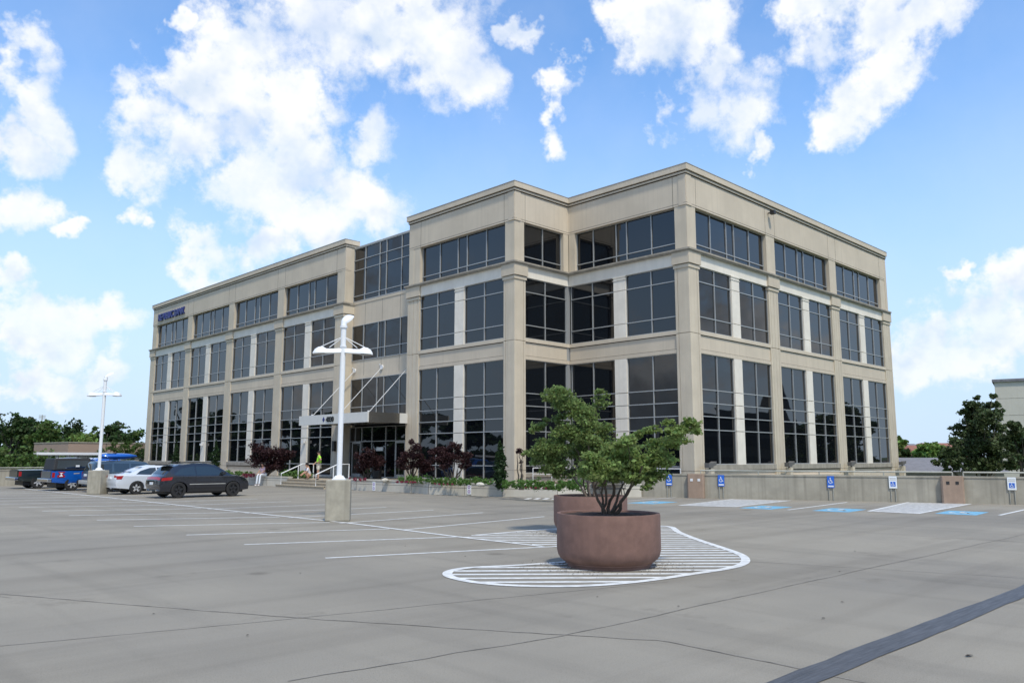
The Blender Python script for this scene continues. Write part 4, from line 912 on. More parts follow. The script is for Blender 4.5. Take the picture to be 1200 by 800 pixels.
xo = vehicle('parked_crossover', 'dark blue grey crossover parked nearest, in front of the silver sedan', (16.68, 38.60, 0), R_(1), 4.72, 1.92, prof, (-1.40, 1.40), .365, 'suv', 1.05,
        [[(-1.66, 1.12), (-1.30, 1.40), (-.72, 1.50), (-.62, 1.50), (-.60, 1.09)], [(-.54, 1.09), (-.56, 1.50), (0.02, 1.51), (.42, 1.44), (.98, 1.10)]],
        [('rear_window', (-2.08, 1.12), (-1.76, 1.43), 'carglass', -.78, .78, .006), ('windscreen', (.50, 1.53), (1.2, 1.13), 'carglass', -.82, .82, .006)], extras=ex_suv, tail=[(.8, 1.08)], rim='trim', roof_in=.27, plate=.62)
xo.scale = (.945, .97, .99)
# silver sedan ---------------------------------------------------------------
def ex_sed(t, P, panel, bandx):
    for s in (-1, 1):
        panel('tail_lamp', [(-2.32, .98), (-2.02, .99), (-2.1, .80), (-2.34, .80)], 'red', s, .008)
        panel('door_gap', [(-.42, .36), (-.40, .36), (-.38, .96), (-.40, .96)], 'black', s, .004)
    bandx('tail_lamp', (-2.37, .80), (-2.345, .97), 'red', -.97, -.62, .008); bandx('tail_lamp', (-2.37, .80), (-2.345, .97), 'red', .62, .97, .008)
prof = [(-2.36, .42), (-2.40, .6), (-2.385, .8), (-2.33, 1.02), (-1.75, 1.06), (-1.45, 1.22), (-1.0, 1.40), (-.5, 1.47), (.1, 1.47), (.55, 1.38), (1.25, 1.02), (1.8, .95), (2.2, .82), (2.37, .62), (2.36, .4)]
vehicle('parked_sedan', 'silver sedan with red tail lamp parked behind the dark crossover', (16.75, 43.85, 0), R_(0), 4.8, 1.8, prof, (-1.37, 1.38), .325, 'silver', .98,
        [[(-1.42, 1.05), (-1.2, 1.22), (-.72, 1.37), (-.42, 1.385), (-.40, 1.01)], [(-.34, 1.01), (-.36, 1.385), (.12, 1.385), (.5, 1.30), (1.02, 1.02)]],
        [('rear_window', (-1.68, 1.10), (-1.05, 1.38), 'carglass', -.82, .82, .006), ('windscreen', (.6, 1.36), (1.18, 1.06), 'carglass', -.85, .85, .006)], extras=ex_sed, tail=[(.85, 1.0)], plate=.78, roof_in=.28)
# slate station wagon with a blue kayak ----------------------------------------
def ex_wag(t, P, panel, bandx):
    for s in (-1, 1):
        panel('tail_lamp', [(-2.28, 1.12), (-2.14, 1.12), (-2.14, .78), (-2.30, .78)], 'red', s, .008)
    bandx('tail_lamp', (-2.34, .78), (-2.29, 1.1), 'red', -.97, -.78, .008); bandx('tail_lamp', (-2.34, .78), (-2.29, 1.1), 'red', .78, .97, .008)
    q = MB(); q.box(-2.44, -2.25, -.82, .82, .42, .62); q.build('bumper', 'coping', t, bevel=.03)
    q = MB()
    for x in (-.95, .35): q.tube([(x, -.66, 1.66), (x, -.62, 1.74), (x, .62, 1.74), (x, .66, 1.66)], .018, 6)
    q.build('roof_rack', 'trim', t)
prof = [(-2.30, .45), (-2.36, .7), (-2.31, 1.05), (-2.14, 1.5), (-2.02, 1.64), (-1.2, 1.69), (0, 1.69), (.55, 1.62), (1.25, 1.12), (1.9, 1.03), (2.25, .88), (2.34, .6), (2.3, .42)]
wag = vehicle('parked_wagon', 'slate blue wagon behind the farther lamp pole, carrying a blue kayak', (16.75, 47.85, 0), R_(0), 4.7, 1.82, prof, (-1.38, 1.36), .35, 'teal', 1.08,
        [[(-2.05, 1.14), (-1.92, 1.52), (-1.28, 1.56), (-1.28, 1.13)], [(-1.16, 1.13), (-1.16, 1.57), (-.38, 1.57), (-.38, 1.12)], [(-.28, 1.12), (-.28, 1.57), (.42, 1.52), (.98, 1.12)]],
        [('rear_window', (-2.28, 1.12), (-2.13, 1.52), 'carglass', -.8, .8, .006), ('windscreen', (.6, 1.58), (1.2, 1.17), 'carglass', -.85, .85, .006)], extras=ex_wag, tail=[(.85, 1.1)], plate=.85, roof_in=.2)
kv = []; kf = []; kn = 12; secs = [(-1.0, .05, .05), (-.92, .16, .11), (-.6, .28, .15), (-.2, .33, .17), (.2, .33, .17), (.6, .26, .14), (.9, .13, .08), (1.05, .03, .03)]
for x, w, h in secs:
    for k in range(kn): a = 2*PI*k/kn; kv.append((x, w*math.cos(a), h*math.sin(a)+.02*abs(x)))
for i in range(len(secs)-1):
    for k in range(kn): kf.append((i*kn+k, i*kn+(k+1) % kn, (i+1)*kn+(k+1) % kn, (i+1)*kn+k))
kf += [tuple(range(kn)), tuple((len(secs)-1)*kn+k for k in range(kn))]
kt = thing('kayak', (15.95, 47.75, 1.91), 0, 'blue kayak on the roof of the slate wagon', 'kayak'); q = MB(); q.add(kv, kf); q.build('hull', 'blue', kt, smooth=True)
q = MB(); q.lathe([(.2, 0), (.23, .03), (.25, .0)], 20, (-.3, 0)); o = q.build('cockpit_rim', 'trim', kt); o.location = (0, 0, .155)
# pickups ----------------------------------------------------------------------
def pickup(name, label, loc, rz, paint, topper=False, ladder=False):
    def ex(t, P, panel, bandx):
        for s in (-1, 1):
            panel('tail_lamp', [(-2.74, 1.06), (-2.6, 1.06), (-2.6, .78), (-2.74, .78)], 'red', s, .008)
            panel('wheel_lip', [(-1.85-.5+.0, .8), (-1.85-.33, 1.0), (-1.7, 1.03), (-1.3, .98), (-1.2, .8), (-1.33, .86), (-1.7, .93), (-2.1, .88)], paint, s, .03) if not topper else None
            if topper:
                panel('side_badge', [(-1.1-.55, 1.02), (-1.1-.25, 1.04), (-1.1-.25, .99), (-1.1-.55, .97)], 'coping', s, .01)
        q = MB(); q.box(-2.95, -2.72, -.9, .9, .5, .68); q.build('bumper', 'chrome', t, bevel=.03)
        q = MB(); q.box(-2.78, -2.73, -.78, .78, .7, 1.1); q.build('tailgate', paint if not topper else 'teal', t)
        if topper:
            q = MB(); vs = []
            for x0, x1, z in ((-2.68, -.72, 1.14), (-2.60, -.74, 1.80)):
                w = .90 if z < 1.5 else .80; vs += [(x0, -w, z), (x1, -w, z), (x1, w, z), (x0, w, z)]
            q.add(vs, [(0, 3, 2, 1), (4, 5, 6, 7), (0, 1, 5, 4), (1, 2, 6, 5), (2, 3, 7, 6), (3, 0, 4, 7)]); tp = q.build('bed_cap', 'trim', t, bevel=.04)
            for s in (-1, 1):
                q = MB(); f_ = lambda z: s*(.915-.10*(z-1.14)/.66); q.add([(-2.52, f_(1.24), 1.24), (-.84, f_(1.24), 1.24), (-.86, f_(1.68), 1.68), (-2.46, f_(1.68), 1.68)], [(0, 1, 2, 3)]); q.build('side_window', 'carglass', tp)
            q = MB(); q.box(-1.55, -1.35, -.935, -.915, 1.32, 1.42); q.build('sticker', 'signwhite', tp)
            q = MB(); q.add([(-2.48, -1.0, .75), (-2.1, -1.0, .75), (-2.1, -1.0, .85), (-2.22, -1.0, .93), (-2.08, -1.0, 1.06), (-2.48, -1.0, 1.06), (-2.35, -1.0, .93), (-2.5, -1.0, .85)], [(0, 1, 2, 3, 4, 5, 6, 7)]); q.build('flag_decal', 'red', t)
            q = MB(); q.add([(-2.40, -1.004, .80), (-2.2, -1.004, .80), (-2.28, -1.004, .93), (-2.2, -1.004, 1.0), (-2.38, -1.004, 1.0), (-2.30, -1.004, .92)], [(0, 1, 2, 3, 4, 5)]); q.build('flag_decal', 'signwhite', t)
            q = MB()
            for x in (-2.45, -.9, .5):
                zt = 1.95
                q.tube([(x, -.78, 1.80), (x, -.80, zt), (x, .80, zt), (x, .78, 1.80)], .022, 6)
            for s in (-1, 1): q.tube([(-2.9, s*.80, 1.95), (1.0, s*.80, 1.95)], .022, 6)
            q.build('ladder_rack', 'trim', t)
    prof = [(-2.76, .62), (-2.78, .9), (-2.76, 1.13), (-1.9, 1.14), (-.66, 1.14), (-.60, 1.2), (-.52, 1.74), (-.3, 1.84), (.5, 1.86), (.85, 1.80), (1.45, 1.22), (2.2, 1.14), (2.68, 1.02), (2.80, .7), (2.76, .45)]
    return vehicle(name, label, loc, rz, 5.6, 1.98, prof, (-1.68, 1.78), .39, paint, 1.14,
        [[(-.46, 1.22), (-.40, 1.68), (.12, 1.72), (.12, 1.20)], [(.2, 1.20), (.2, 1.72), (.72, 1.70), (1.2, 1.20)]],
        [('rear_window', (-.585, 1.28), (-.53, 1.66), 'carglass', -.75, .75, .006), ('windscreen', (.9, 1.76), (1.4, 1.28), 'carglass', -.85, .85, .006)], extras=ex, tail=[(1.0, 1.22)], plate=.55, rim_spokes=6, roof_in=.2, end_in=.07, sillz=.42, cat='pickup truck', roofz=1.86)
pickup('parked_pickup', 'bright blue pickup with dark bed cap and a ladder on its rack', (16.1, 51.2, 0), R_(2), 'blue', True)
pickup('parked_pickup', 'dark green pickup with open bed, leftmost of the parked vehicles', (15.6, 56.0, 0), R_(2), 'green')
lt = thing('ladder', (14.65, 51.2, 1.99), R_(2), 'long silver ladder lying on the rack of the blue pickup', 'ladder')
for s in (-.19, .19):
    q = MB(); q.box(-1.95, 1.95, s-.02-.5, s+.02-.5, 0, .14); q.build('side_rail', 'wdull', lt)
for k in range(13):
    q = MB(); q.tube([(-1.8+.3*k, -.69, .07), (-2.1+.3*k, -.31, .07)], .018, 6); q.build('rung', 'wdull', lt)
# ------------------------------------------------------------------ people
def figure(name, label, loc, rz, joints, edges, radii, root, parts, cloth):
    """skinned body from joints; cloth: list of (name, joints, edges, radii, material)"""
    t_body = None
    def skin(nm, J, E, Rd, m, par, rt):
        ks = list(J); me = bpy.data.meshes.new(nm); me.from_pydata([J[k] for k in ks], [(ks.index(a), ks.index(b)) for a, b in E], [])
        o = link_mesh(nm, me, None, par); o.modifiers.new('s', 'SKIN'); o.modifiers.new('d', 'SUBSURF').levels = 2; o.modifiers['d'].render_levels = 2
        lay = me.skin_vertices[0].data if me.skin_vertices else None
        if lay is None:
            bm = bmesh.new(); bm.from_mesh(me); bm.verts.layers.skin.verify(); bm.to_mesh(me); bm.free(); lay = me.skin_vertices[0].data
        for i, k in enumerate(ks):
            r = Rd[k]; lay[i].radius = (r, r) if not isinstance(r, tuple) else r; lay[i].use_root = (k == rt)
        dg = bpy.context.evaluated_depsgraph_get(); m2 = bpy.data.meshes.new_from_object(o.evaluated_get(dg)); o.modifiers.clear(); o.data = m2; m2.materials.clear(); m2.materials.append(M[m]); m2.polygons.foreach_set('use_smooth', [True]*len(m2.polygons)); return o
    o = skin(name, joints, edges, radii, 'skin', None, root); o.location = loc; o.rotation_euler = (0, 0, rz)
    tag(o, label, 'person')
    for (nm, J, E, Rd, m, rt) in cloth: skin(nm, J, E, Rd, m, o, rt)
    return o
def head_parts(o, hx, hy, hz, cap=None, hair='hair'):
    bm = bmesh.new(); bmesh.ops.create_uvsphere(bm, u_segments=14, v_segments=10, radius=.112)
    for v in bm.verts: v.co.z = v.co.z*1.12 if v.co.z > -.02 else -.02; v.co.x -= .012; v.co += Vector((hx, hy, hz+.02))
    me = bpy.data.meshes.new('hair'); bm.to_mesh(me); bm.free(); link_mesh('cap' if cap else 'hair', me, cap or hair, o)
    if cap:
        q = MB(); q.box(hx+.06, hx+.18, hy-.07, hy+.07, hz+.03, hz+.045); q.build('cap_brim', cap, o)
def hands(J, E, Rd, side, wrist, d, s):
    """palm and five fingers rooted at the wrist"""
    w = Vector(J[wrist]); d = Vector(d).normalized(); sd = d.cross(Vector((0, 1, 0)) if abs(d.y) < .8 else Vector((1, 0, 0))).normalized()
    pm = w+d*.07; J[side+'palm'] = tuple(pm); E.append((wrist, side+'palm')); Rd[side+'palm'] = (.032, .016)
    for i, (o_, l_) in enumerate(((-.028, .07), (-.010, .08), (.010, .078), (.027, .06))):
        k = side+'f%d' % i; J[k] = tuple(pm+d*.03+sd*o_); J[k+'t'] = tuple(pm+d*(.03+l_)+sd*o_*1.2+Vector((0, 0, -.01))); E += [(side+'palm', k), (k, k+'t')]; Rd[k] = .009; Rd[k+'t'] = .008
    k = side+'th'; J[k] = tuple(w+d*.05-sd*.05); E.append((side+'palm', k)); Rd[k] = .010
# standing man in a lime shirt: hand on hip, facing away to the left of the photo
def std_head(J, E, R, n, hx=0, hz=1.50, y=0):
    J.update({'neck': (hx*.5, y, hz), 'headb': (hx+.01, y, hz+.09), 'headm': (hx+.025, y, hz+.15), 'headt': (hx+.01, y, hz+.21), 'nose': (hx+.115, y, hz+.125), 'earL': (hx, y+.085, hz+.13), 'earR': (hx, y-.085, hz+.13)})
    E += [(n, 'neck'), ('neck', 'headb'), ('headb', 'headm'), ('headm', 'headt'), ('headm', 'nose'), ('headm', 'earL'), ('headm', 'earR')]; R.update({'neck': .055, 'headb': .075, 'headm': .09, 'headt': .075, 'nose': .015, 'earL': .015, 'earR': .015})
def face(o, hx, hz, y=0):
    q = MB()
    for s in (-.033, .033): q.box(hx+.098, hx+.108, y+s-.012, y+s+.012, hz+.15, hz+.162)
    q.build('eyes', 'hair', o); q = MB(); q.box(hx+.095, hx+.103, y-.025, y+.025, hz+.07, hz+.078); q.build('mouth', 'redtrim', o)
J = {'pel': (0, 0, .93), 'sp': (0, 0, 1.15), 'ch': (.01, 0, 1.38), 'hL': (0, .10, .90), 'kL': (.04, .12, .50), 'aL': (0, .13, .09), 'tL': (.16, .15, .035), 'hR': (0, -.10, .90), 'kR': (.06, -.14, .50), 'aR': (.02, -.16, .09), 'tR': (.18, -.18, .035), 'sL': (0, .19, 1.42), 'eL': (-.12, .42, 1.22), 'wL': (.04, .24, 1.08), 'sR': (0, -.19, 1.42), 'eR': (.06, -.26, 1.15), 'wR': (.24, -.2, 1.0)}
E_ = [('pel', 'sp'), ('sp', 'ch'), ('pel', 'hL'), ('hL', 'kL'), ('kL', 'aL'), ('aL', 'tL'), ('pel', 'hR'), ('hR', 'kR'), ('kR', 'aR'), ('aR', 'tR'), ('ch', 'sL'), ('sL', 'eL'), ('eL', 'wL'), ('ch', 'sR'), ('sR', 'eR'), ('eR', 'wR')]
Rd = {'pel': .13, 'sp': .125, 'ch': .13, 'hL': .095, 'kL': .058, 'aL': .04, 'tL': .035, 'hR': .095, 'kR': .058, 'aR': .04, 'tR': .035, 'sL': .06, 'eL': .042, 'wL': .03, 'sR': .06, 'eR': .042, 'wR': .03}
std_head(J, E_, Rd, 'ch', 0, 1.50); hands(J, E_, Rd, 'L', 'wL', (.5, -.7, -.4), 1); hands(J, E_, Rd, 'R', 'wR', (.6, .2, -.6), 1)
cl = [('shirt', {'pel': (0, 0, .92), 'sp': (0, 0, 1.15), 'ch': (.01, 0, 1.38), 'sL': (0, .19, 1.42), 'eL': (-.09, .35, 1.28), 'sR': (0, -.19, 1.42), 'eR': (.04, -.24, 1.24), 'n': (0, 0, 1.47)}, [('pel', 'sp'), ('sp', 'ch'), ('ch', 'n'), ('ch', 'sL'), ('sL', 'eL'), ('ch', 'sR'), ('sR', 'eR')], {'pel': .165, 'sp': .165, 'ch': .155, 'sL': .085, 'eL': .075, 'sR': .085, 'eR': .075, 'n': .075}, 'hiviz', 'pel'),
      ('shorts', {'pel': (0, 0, .90), 'hL': (0, .10, .85), 'kL': (.035, .115, .56), 'hR': (0, -.10, .85), 'kR': (.05, -.13, .56)}, [('pel', 'hL'), ('hL', 'kL'), ('pel', 'hR'), ('hR', 'kR')], {'pel': .15, 'hL': .115, 'kL': .095, 'hR': .115, 'kR': .095}, 'khaki', 'pel')]
for s in ('L', 'R'):
    a, tt_ = J['a'+s], J['t'+s]; cl.append(('shoe', {'a': (a[0]-.03, a[1], .05), 'b': (tt_[0], tt_[1], .04)}, [('a', 'b')], {'a': .055, 'b': .045}, 'shoe', 'a'))
mp = CAM+ray(373, 562)*50.2
man = figure('person', 'person standing at the steps in lime green shirt and light shorts, hand on hip', (mp.x, mp.y, .505), R_(150), J, E_, Rd, 'pel', None, cl); head_parts(man, 0, 0, 1.64, cap='hair'); face(man, 0, 1.50)
# person crouching beside him
def seated(name, label, loc, rz, seat, top_m, leg_m, lean=.1, feet=None, crouch=False):
    z = seat; J = {'pel': (0, 0, z+.09), 'sp': (.06+lean*.3, 0, z+.32), 'ch': (.08+lean*.8, 0, z+.52)}
    kn = (.42, z+.12) if not crouch else (.30, z+.34); ft = feet if feet is not None else (.44, 0.0)
    for s, y in (('L', .1), ('R', -.1)):
        J['h'+s] = (0.02, y, z+.08); J['k'+s] = (kn[0], y*1.3, kn[1]); J['a'+s] = (ft[0], y*1.3, ft[1]+.08); J['t'+s] = (ft[0]+.15, y*1.5, ft[1]+.035)
        J['s'+s] = (.08+lean*.8, y*1.8, z+.56); J['e'+s] = (.16+lean, y*2.2, z+.33); J['w'+s] = (.34+lean, y*1.3, z+.22)
    E = [('pel', 'sp'), ('sp', 'ch')]
    for s in 'LR': E += [('pel', 'h'+s), ('h'+s, 'k'+s), ('k'+s, 'a'+s), ('a'+s, 't'+s), ('ch', 's'+s), ('s'+s, 'e'+s), ('e'+s, 'w'+s)]
    Rd = {'pel': .12, 'sp': .11, 'ch': .12}
    for s in 'LR': Rd.update({'h'+s: .085, 'k'+s: .055, 'a'+s: .038, 't'+s: .033, 's'+s: .055, 'e'+s: .04, 'w'+s: .028})
    std_head(J, E, Rd, 'ch', .1+lean, z+.64); hands(J, E, Rd, 'L', 'wL', (.6, 0, -.5), 1); hands(J, E, Rd, 'R', 'wR', (.6, 0, -.5), 1)
    sh = {k: J[k] for k in ('pel', 'sp', 'ch', 'sL', 'sR')}; sh['eL'] = tuple(Vector(J['sL']).lerp(Vector(J['eL']), .8)); sh['eR'] = tuple(Vector(J['sR']).lerp(Vector(J['eR']), .8))
    lg = {k: J[k] for k in ('pel', 'hL', 'kL', 'aL', 'hR', 'kR', 'aR')}
    cl = [('shirt', sh, [('pel', 'sp'), ('sp', 'ch'), ('ch', 'sL'), ('sL', 'eL'), ('ch', 'sR'), ('sR', 'eR')], {'pel': .145, 'sp': .14, 'ch': .14, 'sL': .075, 'sR': .075, 'eL': .06, 'eR': .06}, top_m, 'pel')]
    if leg_m: cl.append(('trousers', lg, [('pel', 'hL'), ('hL', 'kL'), ('kL', 'aL'), ('pel', 'hR'), ('hR', 'kR'), ('kR', 'aR')], {'pel': .13, 'hL': .105, 'kL': .075, 'aL': .06, 'hR': .105, 'kR': .075, 'aR': .06}, leg_m, 'pel'))
    for s in 'LR': cl.append(('shoe', {'a': (J['a'+s][0]-.02, J['a'+s][1], ft[1]+.05), 'b': (J['t'+s][0], J['t'+s][1], ft[1]+.04)}, [('a', 'b')], {'a': .05, 'b': .042}, 'signwhite' if leg_m else 'shoe', 'a'))
    o = figure(name, label, loc, rz, J, E, Rd, 'pel', None, cl); head_parts(o, .1+lean, 0, z+.78); face(o, .1+lean, z+.64)
    return o
cp = CAM+ray(363, 561)*51.0
seated('person', 'person crouching left of the man in lime, in a white top', (cp.x, cp.y, .505), R_(165), .12, 'shirtw', None, .12, (.12, 0.), True)
sp_ = Vector((26.25, 50.4, 0))
spx = CAM+ray(303, 556)*(54.0)
seated('person', 'person sitting on the pale wall in pink top and white trousers', (26.28, 50.6, 0), R_(195), .62, 'pink', 'pantsw', .05, (.50, 0.0))
# ------------------------------------------------------------------ background
def bgtree(loc, h, w, m, lab, grp, n=3200, size=.5, seed=1, trunk=True, name='broadleaf_tree', base=.25):
    rnd = random.Random(seed); t = thing(name, loc, 0, lab, 'tree', grp); cl = []
    for k in range(26):
        f = rnd.uniform(base, .92); rad = w/2*math.sin(PI*min(1, .18+.8*(f-base)/(1-base)))**.7; a = rnd.uniform(0, 2*PI); rr = rnd.uniform(.15, .8)*rad
        s = w*rnd.uniform(.11, .2); cl.append(((rr*math.cos(a), rr*math.sin(a), h*f), (s, s, s*.8)))
    cl.append(((0, 0, h*.93), (w*.1, w*.1, h*.07)))
    tr = MB(); branch(tr, (0, 0, 0), (0, 0, h*.85), .03*h, .01*h, .1, 7)
    for c in cl[:14]: branch(tr, (0, 0, h*rnd.uniform(.2, .5)), c[0], .012*h, .003*h, .1, 4)
    tr.build('trunk', 'bark2', t, smooth=True); leafmesh('crown', cl, int(n*1.5), size, m, t, asp=.75, up=.3, shell=.1, sub=6, pull=.05, loose=.25, fill=14); return t
gL = 'trees beyond the left end of the lot'
def gp(px, dep, z=-3): p = CAM+ray(px, 536)*dep; return Vector((p.x, p.y, z))
def hz(py, dep): return (CAM+ray(600, py)*dep).z+3
spec = [(-12, 488, 118, 15, 'tree1', 'dark tree at the extreme left edge above the hedges'), (12, 483, 112, 11, 'tree1', 'tallest dark tree of the left group, near the photo edge'), (32, 492, 112, 8, 'tree1', 'dark tree between the tallest left tree and the bright one'),
        (56, 493, 108, 8, 'tree2', 'mid green tree left of the tan low building'), (75, 500, 125, 8, 'tree1', 'dark tree behind the left end of the tan low building'), (91, 495, 120, 9, 'tree1', 'rounded dark tree over the tan low building, left of the far lamp pole'),
        (108, 499, 118, 7, 'tree2', 'tree directly behind the far lamp pole'), (124, 496, 114, 8, 'tree1', 'round dark tree just right of the far lamp pole'), (141, 508, 130, 6, 'tree1', 'small tree above the tan low building roof'), (157, 505, 125, 8, 'tree2', 'green tree touching the left end of the office building'),
        (98, 508, 100, 7, 'tree3', 'bright green bushy tree above the tan low building')]
for i, (px, ty, dep, w, m_, lab) in enumerate(spec):
    bgtree(gp(px, dep), hz(ty, dep), w, m_, lab, gL, n=3000, size=.55, seed=i+3, base=.12)
# hedges
for i, (px, ty, dep, w, m_, lab) in enumerate([(4, 524, 72, 5.5, 'hedge', 'light green bush behind the parapet at the left photo edge'), (22, 527, 69, 5.2, 'tree2', 'round dark green bush behind the left parapet'), (46, 526, 78, 5, 'hedge', 'loose bright bush between the round bush and the tan building'), (62, 527, 80, 4, 'hedge', 'bright bush at the left end of the tan low building'), (-14, 528, 70, 5, 'tree2', 'green bush mostly outside the left edge'), (36, 538, 66, 2.4, 'tree2', 'low bush over the left parapet behind the dark pickup')]):
    t = thing('bush', gp(px, dep), 0, lab, 'bush', 'bushes beyond the left parapet'); h = hz(ty, dep); cl = [((random.uniform(-.25, .25)*w, random.uniform(-.25, .25)*w, h*f), (w*.36*r, w*.36*r, h*.2)) for f, r in ((.25, 1), (.45, 1.05), (.6, 1), (.72, .8), (.8, .6))]
    tr = MB(); tr.tube([(0, 0, 0), (0, 0, h*.6)], [.12, .04], 7); tr.build('trunk', 'bark2', t); leafmesh('crown', cl, 2600, .34, m_, t, asp=.6, up=.4, shell=.55)
# pine-like tree before the tan building
t = thing('pine_tree', gp(143, 82), 0, 'spreading feathery green tree in front of the tan low building', 'tree')
cl = [((x, y, hz(yy, 82)), (s, s, s*.5)) for x, y, yy, s in ((0, 0, 525, 1.3), (-1.2, .8, 530, 1.1), (1.3, -.8, 528, 1.2), (.6, -.3, 521, .9), (-1.8, 1.2, 536, .9), (1.9, -1.2, 534, 1), (0, 0, 536, 1.4), (2.4, -1.5, 524, .6), (-.6, .4, 519, .5))]
tr = MB(); branch(tr, (0, 0, 0), (0, 0, 4.2), .18, .05, .1)
for c in cl: branch(tr, (0, 0, 2.5), c[0], .06, .02, .1, 4)
tr.build('trunk', 'bark2', t); leafmesh('crown', cl, 2600, .32, 'tree2', t, asp=.3, up=.3, shell=.3)
# tan low building on the left
def frame_at(px, dep):
    p = gp(px, dep); return p
tb = thing('low_building', (0, 0, 0), 0, 'low tan building with a flat roof, seen between the left trees and the office building', 'building')
q = MB(); a = gp(79, 92); c = gp(172, 99); d = (c-a); d.z = 0; L_ = d.length; d.normalize(); n = Vector((-d.y, d.x, 0))
if n.dot(a-CAM) < 0: n = -n
def TF(u, nn, z): p = a+d*u-n*nn; return (p.x, p.y, z)
zt = hz(519, 92)-3; q.obox(TF, 0, L_+6, -10, 0, hz(531.5, 92)-3, zt); q.build('upper_wall', 'tan', tb)
q = MB(); q.obox(TF, .3, L_+6, -9.8, -.4, -3, hz(531.5, 92)-3); q.build('lower_wall', 'tanl', tb)
q = MB(); q.obox(TF, -.05, L_+6, -10.05, .06, zt, zt+.12); q.build('roof_edge', 'ledge', tb)
for k in range(5):
    q = MB(); q.obox(TF, 1.5+k*2.2, 2.9+k*2.2, -.45, -.36, -1.6, .9); q.build('window', 'glass', tb)
q = MB(); q.obox(TF, 4.2, 4.26, -.1, .01, hz(531.5, 92)-3, zt); q.build('panel_joint', 'groove', tb)
# brick block behind the left end of the office building
tb = thing('brick_building', (0, 0, 0), 0, 'narrow slice of red brick building right behind the far left end of the offices', 'building')
p = gp(170.2, 92); q = MB(); q.box(p.x, p.x+6, p.y-7, p.y, -3, hz(491.5, 92)-3); q.build('wall', 'brick', tb); q = MB(); q.box(p.x-.1, p.x+6.1, p.y-7.1, p.y+.1, hz(491.5, 92)-3, hz(490, 92)-3); q.build('roof_edge', 'ledge', tb)
# antenna mast
p = gp(45.5, 240); t = thing('antenna_mast', p, 0, 'thin antenna mast above the left trees', 'mast'); q = MB(); q.tube([(0, 0, 0), (0, 0, hz(486, 240))], .16, 6); q.build('mast', 'coping', t)
q = MB(); 
for k in range(3): q.box(-.9, .9, -.1, .1, hz(487+k*1.8, 240)-.1, hz(487+k*1.8, 240)+.1)
q.build('antenna', 'coping', t)
# right background
tb = thing('tall_building', (0, 0, 0), 0, 'plain cream building with a thin dark roof edge at the right photo edge', 'building')
p = gp(1172.5, 105); e1 = _r0*1.0; nn = (Vector((p.x, p.y, 0)).normalized()+_r0*.04).normalized(); dd = Vector((nn.y, -nn.x, 0))
def RF(u, n_, z): v = p+dd*u-nn*n_; return (v.x, v.y, z)
zt = hz(446, 105)-3; q = MB(); q.obox(RF, 0, 30, -22, 0, -3, zt); q.build('wall', 'cream', tb); q = MB(); q.obox(RF, -.25, 30, -22.2, .25, zt, zt+.35); q.build('roof_edge', 'roofg', tb)
q = MB(); 
for k in range(6): q.obox(RF, 0, 30, -.1, .012, zt-2.2*(k+1), zt-2.2*(k+1)+.05)
q.build('panel_joint', 'ledge', tb)
gR = 'trees beyond the right parapet'
t = thing('broadleaf_tree', gp(1150, 58), 0, 'large dark green tree beyond the parapet, left of the cream building', 'tree', gR); b0 = Vector(t.location); dep = 58; cl = []
rr_ = random.Random(5)
for (x, y, r) in [(1140, 473, 8), (1145, 466, 4), (1163, 463, 5), (1160, 475, 9), (1128, 482, 6), (1135, 492, 11), (1155, 492, 13), (1170, 485, 7), (1122, 503, 9), (1142, 510, 14), (1165, 507, 12), (1118, 518, 8), (1132, 525, 13), (1155, 525, 15), (1172, 525, 10), (1105, 532, 7), (1118, 538, 10), (1140, 543, 12), (1160, 545, 12), (1098, 543, 5), (1175, 545, 9), (1110, 548, 6)]:
    c = at(x, y, dep+rr_.uniform(-1.5, 1.5))-b0; s = r/FPX*dep; cl.append((tuple(c), (s, s, s*.85)))
tr = MB(); branch(tr, (0, 0, 0), (0, 0, 7.5), .2, .06, .12)
for c in cl: branch(tr, (0, 0, rr_.uniform(1.5, 5.5)), c[0], .06, .015, .1, 5)
tr.build('trunk', 'bark2', t, smooth=True); leafmesh('crown', cl, 19000, .25, 'treeR', t, asp=.7, up=.4, shell=.1, sub=8, pull=.05, loose=.3, fill=26)
t = thing('broadleaf_tree', gp(1196, 55), 0, 'dark green tree cut by the right photo edge, in front of the cream building', 'tree', gR); b0 = Vector(t.location); dep = 55; cl = []
for (x, y, r) in [(1188, 500, 7), (1198, 505, 9), (1183, 515, 8), (1195, 522, 11), (1186, 532, 9), (1200, 540, 12), (1185, 546, 9), (1212, 510, 12), (1215, 530, 14), (1184, 497, 3)]:
    c = at(x, y, dep+rr_.uniform(-1.2, 1.2))-b0; s = r/FPX*dep; cl.append((tuple(c), (s, s, s*.85)))
tr = MB(); branch(tr, (0, 0, 0), (0, 0, 5.5), .16, .05, .12)
for c in cl: branch(tr, (0, 0, rr_.uniform(1.5, 4.5)), c[0], .05, .012, .1, 5)
tr.build('trunk', 'bark2', t, smooth=True); leafmesh('crown', cl, 10500, .24, 'treeR', t, asp=.7, up=.4, shell=.1, sub=8, pull=.05, loose=.3, fill=12)
for i, (px, ty, dep, w, m_, lab) in enumerate([(1056, 510, 90, 3.2, 'tree3', 'light green tree beside the far corner of the office building'), (1064, 524, 84, 2.6, 'tree1', 'small dark tree below the light green one, beside the offices'), (1084, 519, 104, 4.6, 'tree3', 'light green tree left of the large dark tree'), (1099, 516, 106, 4.6, 'tree3', 'pale green tree just behind the large dark tree'), (1078, 535, 80, 2.6, 'tree2', 'bushy green tree in front of the brick houses')]):
    bgtree(gp(px, dep), hz(ty, dep), w, m_, lab, gR, n=2600, size=.5, seed=i+40, base=.1)
